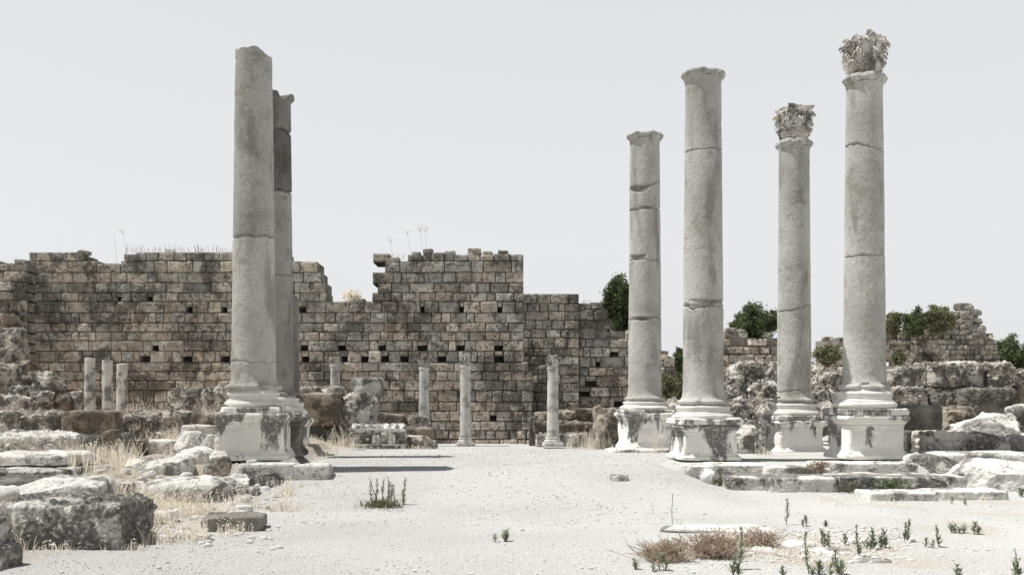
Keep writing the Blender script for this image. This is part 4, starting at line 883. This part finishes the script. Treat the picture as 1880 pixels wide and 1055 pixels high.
# ------------------------------------------------------------------ foliage
def leaves(mb, C, size, aspect=.45, flat=.0, seed=0, tone=(.5, 1.6)):
    """C: (n,3) leaf centres; two triangles each, bent"""
    r = np.random.RandomState(seed); n = len(C); a = r.normal(size=(n, 3)); a /= np.linalg.norm(a, axis=1, keepdims=True)
    b = r.normal(size=(n, 3)); b -= (a*b).sum(1, keepdims=True)*a; b /= np.linalg.norm(b, axis=1, keepdims=True)
    s = size*r.uniform(.6, 1.3, (n, 1)); w = s*aspect
    V = np.stack([C-a*s, C+b*w, C+a*s, C-b*w], 1).reshape(-1, 3); Q = np.arange(4*n).reshape(n, 4)
    t = np.repeat(r.uniform(tone[0], tone[1], n), 4)[:, None]*np.array([[1, 1, 1]]); mb.add(V, Q, 1.0); mb.T[-1] = t
def blob(n, c, rad, seed, clumps=40, spread=.19):
    r = np.random.RandomState(seed); d = r.normal(size=(clumps, 3)); d /= np.linalg.norm(d, axis=1, keepdims=True)
    rr = r.uniform(.35, 1.0, (clumps, 1)); K = d*rr*(1+.25*fbm(d*1.7+seed, 3, seed)[:, None]); i = r.randint(0, clumps, n)
    return np.array(c)+(K[i]+r.normal(size=(n, 3))*spread*r.uniform(.5, 1.1, (clumps, 1))[i])*np.array(rad)
def tree(name, px, pyt, pyb, Y, wpx, label, cat, mat='leaf', n=9000, leaf=.10, zg=None, seed=0, lobes=None, group=None):
    x = px2x(px, Y); zt = py2z(pyt, Y); zb = py2z(pyb, Y); zg = tz(x, Y) if zg is None else (zb+.12*(zt-zb)); w = wpx/F*Y/2
    t = empty(name, (x, Y, zg)); tag(t, label, cat, group)
    mb = MB(); lobes = lobes or [(0, 0, 1.0)]
    for k, (lx, lz, ls) in enumerate(lobes):
        C = blob(int(n*ls/sum(q[2] for q in lobes)), (lx*w, 0, (zt+zb)/2-zg+lz*(zt-zb)/2), (w*.78*ls, w*.85*ls, (zt-zb)/2*.80*ls), seed+k, 46)
        leaves(mb, C, leaf, seed=seed+k)
    mb.build('crown', M[mat], t, smooth=False)
    mt = MB(); r = np.random.RandomState(seed); H = (zt+zb)/2-zg
    P = [[0, 0, -.1], [.06*w, .03, H*.4], [-.05*w, 0, H*.8], [.05*w, 0, H]]; V, Q = tube(P, [.14*w, .11*w, .08*w, .04*w], 8); mt.add(V, Q)
    for k in range(9):
        a = r.uniform(0, 6.28); z = H*r.uniform(.45, .9); L = w*r.uniform(.5, .85); P = [[0, 0, z], [L*.5*math.cos(a), L*.5*math.sin(a), z+L*.35], [L*math.cos(a), L*math.sin(a), z+L*.6]]; V, Q = tube(P, [.05*w, .03*w, .012*w], 5); mt.add(V, Q)
    mt.build('trunk', M['bark'], t)
    return t
tree('tree', 1140, 493, 628, 38, 76, 'dark green tree rising behind the crumbling wall left of the slender column', 'tree', n=15000, leaf=.072, seed=3, lobes=[(0, .25, .85), (-.45, .05, .6), (.4, -.1, .7), (.1, -.5, .8)])
tree('bush', 1389, 556, 626, 34.6, 88, 'dark rounded bush on top of the crumbling wall stub', 'bush', n=13000, leaf=.052, seed=5, zg=3.6, lobes=[(-.1, .2, .9), (.5, .0, .7), (-.5, -.1, .7), (.1, -.5, .9)])
tree('tree', 1858, 612, 700, 62, 96, 'dark green tree right of the arched ruin, cut by the right edge', 'tree', n=12000, leaf=.104, seed=7, lobes=[(-.2, .2, .8), (.5, -.2, .9), (-.5, -.5, .6)])
tree('tree', 1247, 632, 690, 48, 32, 'narrow dark tree behind the gap between the two leftmost right hand columns', 'tree', n=6000, leaf=.072, seed=9, lobes=[(0, .2, .7), (-.2, -.3, .9)])
tree('bush', 1236, 676, 738, 34, 62, 'olive green bush filling the gap between the two leftmost right hand columns', 'bush', 'olive', n=12000, leaf=.056, seed=11, lobes=[(-.3, 0, .8), (.4, .1, .8), (0, -.5, 1)])
tree('bush', 1520, 632, 672, 40, 60, 'olive bush in front of the distant square wall stub', 'bush', 'olive', n=7000, leaf=.056, seed=13, zg=2.2)
tree('bush', 1678, 564, 622, 53, 50, 'dark bush sprouting at the left on top of the arched ruin', 'bush', n=11000, leaf=.080, seed=15, zg=3.6)
tree('bush', 1725, 560, 612, 53.5, 66, 'lighter olive shrub right of the dark bush on top of the arched ruin', 'bush', 'olive', n=9000, leaf=.080, seed=17, zg=4.2)
tree('bush', 1640, 566, 618, 54, 46, 'straggly olive shrub on the arched ruin beside the tallest column', 'bush', 'olive', n=5000, leaf=.072, seed=19, zg=4.6)
tree('bush', 646, 530, 568, 33.5, 44, 'dry straw coloured shrub growing in the notch of the long wall', 'bush', 'straw', n=2600, leaf=.028, seed=21, zg=4.55)
tree('bush', 1650, 640, 676, 50, 30, 'small dull bush at the foot of the arched ruin', 'bush', 'olive', n=2500, leaf=.064, seed=22)
# grass: blades as thin curved triangles
def blades(mb, P, h, seed=0, w=.006, lean=.35, heads=0.0, tone=(.75, 1.25)):
    r = np.random.RandomState(seed); n = len(P); a = r.uniform(0, 2*np.pi, n); h = h*r.uniform(.25, 1.25, n); L = h*lean*r.uniform(.1, 1.6, n)
    d = np.stack([np.cos(a), np.sin(a)], -1); b = a+r.uniform(-1.6, 1.6, n); s = np.stack([np.cos(b), np.sin(b)], -1); w = w*r.uniform(.6, 1.4, n)
    def pt(f, ww): 
        c = np.concatenate([P[:, :2]+d*(L*f**1.8)[:, None], (P[:, 2]+h*f*(1-.25*f*np.minimum(1, L/h)))[:, None]], 1)
        o = np.concatenate([s*(w*ww)[:, None], np.zeros((n, 1))], 1); return c-o, c+o
    A, B_ = pt(0.0, 1), pt(.5, .8); C_, T_ = pt(.8, .55), pt(1.0, .12)
    V = np.stack([A[0], A[1], B_[0], B_[1], C_[0], C_[1], T_[0], T_[1]], 1).reshape(-1, 3); i = np.arange(n)[:, None]*8
    Q = np.concatenate([i+np.array([[0, 1, 3, 2]]), i+np.array([[2, 3, 5, 4]]), i+np.array([[4, 5, 7, 6]])])
    t = np.repeat(r.uniform(tone[0], tone[1], n), 8)[:, None]*np.ones((1, 3)); mb.add(V, Q, 1.0); mb.T[-1] = t
    if heads:
        k = r.rand(n) < heads; C = ((C_[0]+T_[0])/2)[k]
        C = np.repeat(C, 5, 0)+r.normal(size=(len(C)*5, 3))*np.array([.008, .008, .03]); leaves(mb, C, .014, .5, seed=seed+1, tone=tone)
def patch(mb, px0, px1, Y0, Y1, n, h, seed, lift=0.0, zabs=None, **kw):
    r = np.random.RandomState(seed); Y = r.uniform(Y0, Y1, n); px = r.uniform(px0, px1, n); x = (px-940)/F*Y
    dn = fbm(np.stack([x*1.6, Y*1.6, 0*x+seed], -1), 3, seed) > 0.0; x, Y = x[dn], Y[dn]
    z = terrain(x, Y)-.02+lift if zabs is None else np.full(len(x), zabs); blades(mb, np.stack([x, Y, z], -1), h, seed, **kw)
mb = MB(); K = dict(heads=.25, w=.004)
for (a, b, y0, y1, n, h) in [(125, 232, 12.8, 15.2, 1300, .42), (232, 300, 12.8, 14.2, 350, .22), (150, 260, 15.0, 17.0, 800, .4), (250, 420, 11.6, 13.6, 2000, .25), (260, 380, 10.4, 11.8, 900, .2), (420, 540, 13.4, 15.4, 1500, .25), (300, 430, 17.5, 20.5, 1100, .35), (210, 330, 18.5, 20.8, 800, .4), (40, 330, 9.15, 10.1, 420, .13),
    (10, 200, 10.9, 11.8, 350, .28), (400, 475, 10.9, 12.2, 320, .14), (-20, 60, 9.4, 11.2, 320, .3), (130, 240, 10.9, 12.4, 500, .28), (230, 345, 21.2, 21.6, 420, .45), (360, 410, 22, 25, 300, .7), (230, 310, 23, 26, 400, .9), (600, 650, 26, 30, 500, .5), (560, 620, 19, 26, 260, .2), (560, 800, 25.9, 26.6, 420, .16), (1040, 1120, 25.5, 30, 1300, .55), (1080, 1125, 22.8, 25, 260, .5),
    (475, 720, 14.8, 15.6, 360, .08), (1180, 1460, 9.3, 11.2, 700, .09), (1460, 1660, 9.0, 11.0, 420, .06), (1500, 1860, 14.2, 15.4, 380, .07), (330, 620, 12.0, 15.0, 500, .07), (1660, 1720, 18.4, 19.4, 160, .15), (1192, 1236, 21.0, 21.6, 70, .5), (1385, 1410, 19.5, 21.5, 90, .2), (590, 660, 15.3, 17.5, 160, .06)]:
    patch(mb, a, b, y0, y1, n, h, int(a+b+y0*10), **K)
tag(mb.build('dry_grass', M['straw'], smooth=False), 'straw coloured dry grass growing among the fallen blocks', 'grass', kind='stuff')
mb = MB()
for (a, b, z, n, h) in [(590, 690, 563, 260, .3), (700, 940, 468, 150, .25), (230, 425, 456, 120, .3), (180, 216, 484, 50, .2), (1064, 1104, 548, 60, .3), (300, 325, 456, 50, .15)]:
    r_ = np.random.RandomState(a); px = r_.uniform(a, b, n); Y = r_.uniform(33.1, 33.7, n)*(1.065 if a > 1000 else 1); P = np.stack([(px-940)/F*Y, Y, np.full(n, py2z(z+4, 33))], -1); blades(mb, P, h, a, w=.006, heads=.1)
tag(mb.build('dry_grass', M['brush'], smooth=False), 'brown dry grass tufts rooted on the crest of the long wall', 'grass', kind='stuff')
# tall stalks on the wall
for k, (px, pt, pb, lab, lean) in enumerate([(226, 424, 472, 'tall dry umbel stalk on the left part of the long wall', -.25), (210, 430, 482, 'faint thin bare stalk left of the umbel stalk on the wall', -.1), (718, 441, 470, 'leftmost thin umbel stalk on the tall wall section', -.1), (748, 425, 474, 'single umbel stalk left of the tallest pair on the tall wall section', -.2), (771, 420, 466, 'left one of the tallest pair of umbel stalks on the tall wall section', -.15), (781, 420, 466, 'right one of the tallest pair of umbel stalks on the tall wall section', -.08)]):
    Y = 33.3; x = px2x(px, Y); z0 = py2z(pb+4, Y); H = py2z(pt, Y)-z0; s = np.linspace(0, 1, 9)
    P = np.stack([-lean*H*(1-s)**1.6, 0*s, H*s], -1); mb = MB(); V, Q = tube(P, .006-.002*s, 5); mb.add(V, Q)
    if k != 1:
        r_ = np.random.RandomState(k)
        for j in range(9):
            a = r_.uniform(0, 6.28); L = r_.uniform(.05, .13); e = P[-1]+np.array([L*math.cos(a), L*math.sin(a), r_.uniform(-.04, .10)]); V, Q = tube([P[-1]-[0, 0, .08], e], .003, 4); mb.add(V, Q)
            leaves(mb, e+r_.normal(size=(7, 3))*.018, .011, seed=j)
    tag(mb.build('umbel_stalk', M['straw'], None, (x, Y, z0)), lab, 'plant', 'dry stalks on the long wall')
# upright green weeds
def weed_mesh(h, seed, dens=1.0, spread=.05):
    r = np.random.RandomState(seed); mb = MB(); s = np.linspace(0, 1, 8); P = np.stack([.05*h*np.sin(s*3+seed), .03*h*s, h*s], -1); V, Q = tube(P, .006*(1-.6*s), 5)
    n = int(75*dens*(h/.3)**.8); z = r.uniform(.08, 1, n)*h; a = r.uniform(0, 6.28, n); L = spread*(1.15-.6*z/h)*r.uniform(.6, 1.3, n); up = L*r.uniform(.5, 1.3, n)
    o = np.stack([np.interp(z, P[:, 2], P[:, 0]), np.interp(z, P[:, 2], P[:, 1]), z], -1); d = np.stack([np.cos(a)*L, np.sin(a)*L, up], -1); sd = np.stack([-np.sin(a), np.cos(a), 0*a], -1)*.0065
    VV = np.stack([o, o+d*.5+sd, o+d, o+d*.5-sd], 1).reshape(-1, 3)
    return V, Q, VV, np.arange(4*n).reshape(n, 4)
def weed(px, pyt, pyb, label, seed=0, Y=None, dens=1.0, multi=1, spread=.05, mat='weed', cat='weed'):
    Y = Y or F*(EYE)/(pyb-HZ); x = px2x(px, Y); z = tz(x, Y)-.01; h = (pyb-pyt)/F*Y
    t = empty('weed', (x, Y, z)); tag(t, label, cat, 'green weeds on the gravel')
    ms, ml = MB(), MB(); r = np.random.RandomState(seed)
    for k in range(multi):
        a, b, c, d = weed_mesh(h*(1 if k == 0 else r.uniform(.5, .9)), seed+k*7, dens, spread); off = np.array([r.normal()*.05, r.normal()*.05, 0]) if k else 0
        ms = MB(); ml = MB(); ms.add(a+off, b); ml.add(c+off, d, r.uniform(.8, 1.2)); sb = ms.build('stem', M[mat], t); ml.build('foliage', M[mat], sb, smooth=False)
W_ = [(1444, 914, 962, 'tall single green weed standing alone behind the brown brush', 1), (1325, 862, 887, 'green weed tuft in front of the upper step stones', 3), (1358, 968, 1045, 'green weed growing in the right part of the brown brush', 1),
 (1483, 975, 1052, 'tall dense green weed right of the brown brush near bottom', 1), (1533, 1010, 1040, 'thin short weed right of the tall dense one', 1), (1576, 962, 1022, 'tall straight weed among the flat stones', 1), (1600, 968, 1008, 'bushy green weed right of the tall straight one', 3),
 (1625, 972, 1006, 'broad green weed at the end of the weed cluster', 3), (1668, 952, 994, 'thick dark green weed right of the weed cluster', 2), (1722, 962, 1003, 'slim green weed right of the thick dark one', 1), (1700, 985, 1003, 'short weed between the thick and slim weeds', 2),
 (1747, 960, 978, 'small star shaped weed on the open gravel at the right', 3), (1790, 958, 980, 'low spreading weed near the right edge', 4), (1867, 1008, 1060, 'tall weed cut by the right edge near the bottom corner', 2), (1757, 1034, 1056, 'weed at the bottom edge left of the corner weed', 2),
 (1165, 1024, 1045, 'small weed left of the brown brush', 2), (1212, 1015, 1045, 'leafy weed in front of the left part of the brown brush', 3), (1508, 970, 1000, 'weed behind the wide flat white stone', 2), (1522, 975, 1004, 'twin weed right of the one behind the wide flat stone', 2), (1551, 978, 1000, 'short brownish weed left of the tall straight one', 1),
 (1505, 1025, 1055, 'leafy low weed beside the tall dense weed at the bottom', 4), (1545, 1028, 1055, 'leafy low weed at bottom right of the thin short weed', 3), (1437, 1040, 1056, 'tiny weed at the bottom edge left of the tall dense weed', 2), (1346, 1020, 1056, 'weed at the bottom edge in front of the brown brush', 3),
 (1558, 900, 920, 'small green weed before the long lower step stone, left', 3), (1540, 902, 918, 'thin weed left of the small green one before the lower step', 1), (1571, 900, 921, 'thin weed right of the small green one before the lower step', 1), (1600, 895, 915, 'weed at the left end of the thin low slab', 2), (1873, 895, 912, 'small weed by the right edge below the pointed boulder', 3), (1748, 912, 924, 'tiny weed on the gravel below the thin low slab', 1), (1772, 914, 926, 'tiny weed right of another below the thin low slab', 1),
 (930, 972, 993, 'low green weed alone in the middle of the gravel', 4), (1480, 945, 965, 'small weed pair left behind the buried slab edge', 2), (1516, 955, 966, 'small weed behind the buried slab edge right', 2)]
for k, (px, a, b, lab, m_) in enumerate(W_): weed(px, a, b, lab, 50+k*3, multi=m_, spread=.045 if m_ < 3 else .06, Y=(16.2 if 'lower step' in lab and a > 890 else (17.0 if 'upper step' in lab else None)))
# leafy creeper weed on the lower step, green tuft by third pedestal
mb = MB(); leaves(mb, blob(900, (px2x(1640, 16.1), 16.15, .10), (.45, .12, .14), 77, 30, .2), .022, .6, seed=4)
tag(mb.build('creeping_weed', M['weed'], smooth=False), 'pale green leafy weed spreading in front of the longest lower step stone', 'weed')
mb = MB(); patch(mb, 1400, 1500, 20.9, 21.5, 500, .13, 91, zabs=.30); tag(mb.build('green_grass', M['weed'], smooth=False), 'short green grass strip at the foot of the third right pedestal', 'grass', kind='stuff')
mb = MB(); C = blob(900, (px2x(1503, 17.3), 17.3, .34), (.2, .15, .10), 78, 20, .2); leaves(mb, C, .02, .4, seed=4); tag(mb.build('dry_brush', M['brush'], smooth=False), 'small rusty dry plant on the upper step', 'dry plant')
# central clump
t = empty('plant_clump', (px2x(700, 13.9), 13.9, tz(px2x(700, 13.9), 13.9))); tag(t, 'straggly green plant clump with upright stems on the gravel left of centre', 'plant')
mb = MB(); r_ = np.random.RandomState(8); n = 420; P = np.stack([r_.normal(0, .12, n), r_.normal(0, .10, n), np.zeros(n)], -1); blades(mb, P, .12, 5, w=.006, lean=1.2); tag(mb.build('leaf_tuft', M['olive'], t, smooth=False), None, None, kind='stuff')
for k in range(9):
    a, b, c, d = weed_mesh(r_.uniform(.22, .46), 300+k, .8, .05); off = np.array([r_.normal(.08, .12), r_.normal(0, .08), 0]); sb = mesh('stem', a+off, b, M['weed'], t, tone=np.ones(len(a))); ml = MB(); ml.add(c+off, d); ml.build('foliage', M['weed'], sb, smooth=False)
V, Q = tube([[-.02, 0, 0], [-.1, 0, .2], [-.17, 0, .42]], [.006, .005, .003], 5); mesh('dry_stem', V, Q, M['brush'], t)
mb = MB(); patch(mb, 655, 770, 13.4, 15.0, 600, .06, 93, lean=1.5, w=.005); tag(mb.build('low_grass', M['olive'], smooth=False), 'sparse low olive grass around the central plant clump', 'grass', kind='stuff')
# brown brush
for k, (a, b, pt, pb, n, lab) in enumerate([(1176, 1272, 985, 1040, 9000, 'left tangled dry brown brush in the right foreground'), (1262, 1362, 968, 1034, 13000, 'larger reddish dry brush right of its paler neighbour'), (1352, 1432, 972, 1014, 3500, 'thin trailing dry brush at the right end of the brown brush')]):
    Y = F*EYE/(pb-12-HZ); x = px2x((a+b)/2, Y); w = (b-a)/2/F*Y; H = (pb-pt)/F*Y*.85; mb = MB(); r_ = np.random.RandomState(k+60)
    C = blob(n, (0, 0, H*.30), (w, w*.75, H*.62), k+60, 60, .16); C = C[C[:, 2] > 0]; leaves(mb, C[::2], .011, .4, seed=k, tone=(.4, 1.8))
    for j in range(160):
        q = r_.normal(size=3)*np.array([w*.4, w*.3, .02]); e = q+np.array([r_.normal()*.15, r_.normal()*.12, r_.uniform(.05, H*.9)]); V, Q = tube([q, (q+e)/2+r_.normal(size=3)*.02, e], .0022, 4); mb.add(V, Q, r_.uniform(.6, 1.3))
    tag(mb.build('dry_brush', M['brush'], None, (x, Y, tz(x, Y)), smooth=False), lab, 'dry plant', 'dry brush in the right foreground')
# thin bare stalk at 1235
P = np.array([[0, 0, 0], [-.01, 0, .2], [0, 0, .42]]); V, Q = tube(P, .003, 4); tag(mesh('dry_stalk', V, Q, M['brush'], None, (px2x(1235, 11.6), 11.6, 0)), 'thin bare stalk rising above the left brown brush', 'plant')
mb = MB(); r_ = np.random.RandomState(33); n = 9000; a_ = r_.uniform(-1.0, 1.0, n); d_ = r_.uniform(85, 120, n)
hh = 2.1*np.clip(.6+.6*fbm(np.stack([a_*14, a_*0, a_*0], -1), 3, 3), .2, 1.1); leaves(mb, np.stack([d_*np.sin(a_), d_*np.cos(a_), r_.uniform(0, 1, n)*hh], -1), .5, .6, seed=3)
tag(mb.build('distant_scrub', M['olive'], smooth=False), 'low olive scrub far behind the ruins', 'scrub', kind='stuff')
# scattered pebbles
mb = MB(); r_ = np.random.RandomState(12); base = [shape_rock(1, .8, .55, 3, 2.5, .2, 1.5, 900+k, 3) for k in range(6)]
for k in range(5200):
    Y = 8.3/np.sqrt(r_.uniform(.16, 1.0)); x = r_.uniform(-.53, .53)*Y
    if x < -4.4: continue
    s = r_.uniform(.004, .012)*(2.2 if r_.rand() < .04 else 1); V, Q = base[k % 6]; mb.add(V*s+np.array([x, Y, tz(x, Y)+s*.15]) if k % 2 else V[:, [1, 0, 2]]*s+np.array([x, Y, tz(x, Y)+s*.15]), Q if k % 2 else Q[:, ::-1])
for k in range(500):
    Y = r_.uniform(9.2, 11.8); x = px2x(r_.uniform(1360, 1680), Y); s = r_.uniform(.01, .03); V, Q = base[k % 6]; mb.add(V*s+np.array([x, Y, tz(x, Y)+s*.1]), Q)
for k in range(2600):
    Y = r_.uniform(12, 26); x = px2x(r_.uniform(520, 1250), Y); s = r_.uniform(.008, .02); V, Q = base[k % 6]; mb.add(V*s+np.array([x, Y, tz(x, Y)+s*.15]), Q)
for k in range(700):
    Y = r_.uniform(10, 22); x = px2x(r_.uniform(-20, 520), Y); s = r_.uniform(.015, .05)
    V, Q = base[k % 6]; mb.add(V*s+np.array([x, Y, tz(x, Y)+s*.1]), Q)
for k in range(150):
    Y = r_.uniform(10, 17); x = px2x(r_.uniform(20, 520), Y); q = r_.uniform(.03, .11)
    if x > -3.3: continue
    V, Q = shape_rock(q, q*.8, q*.55, 7, 5, .02, 6, 2000+k, 5); mb.add(V+np.array([x, Y, tz(x, Y)+q*.2]), Q)
tag(mb.build('pebbles', M['pebble']), 'small pale pebbles scattered over the gravel', 'pebbles', kind='stuff')
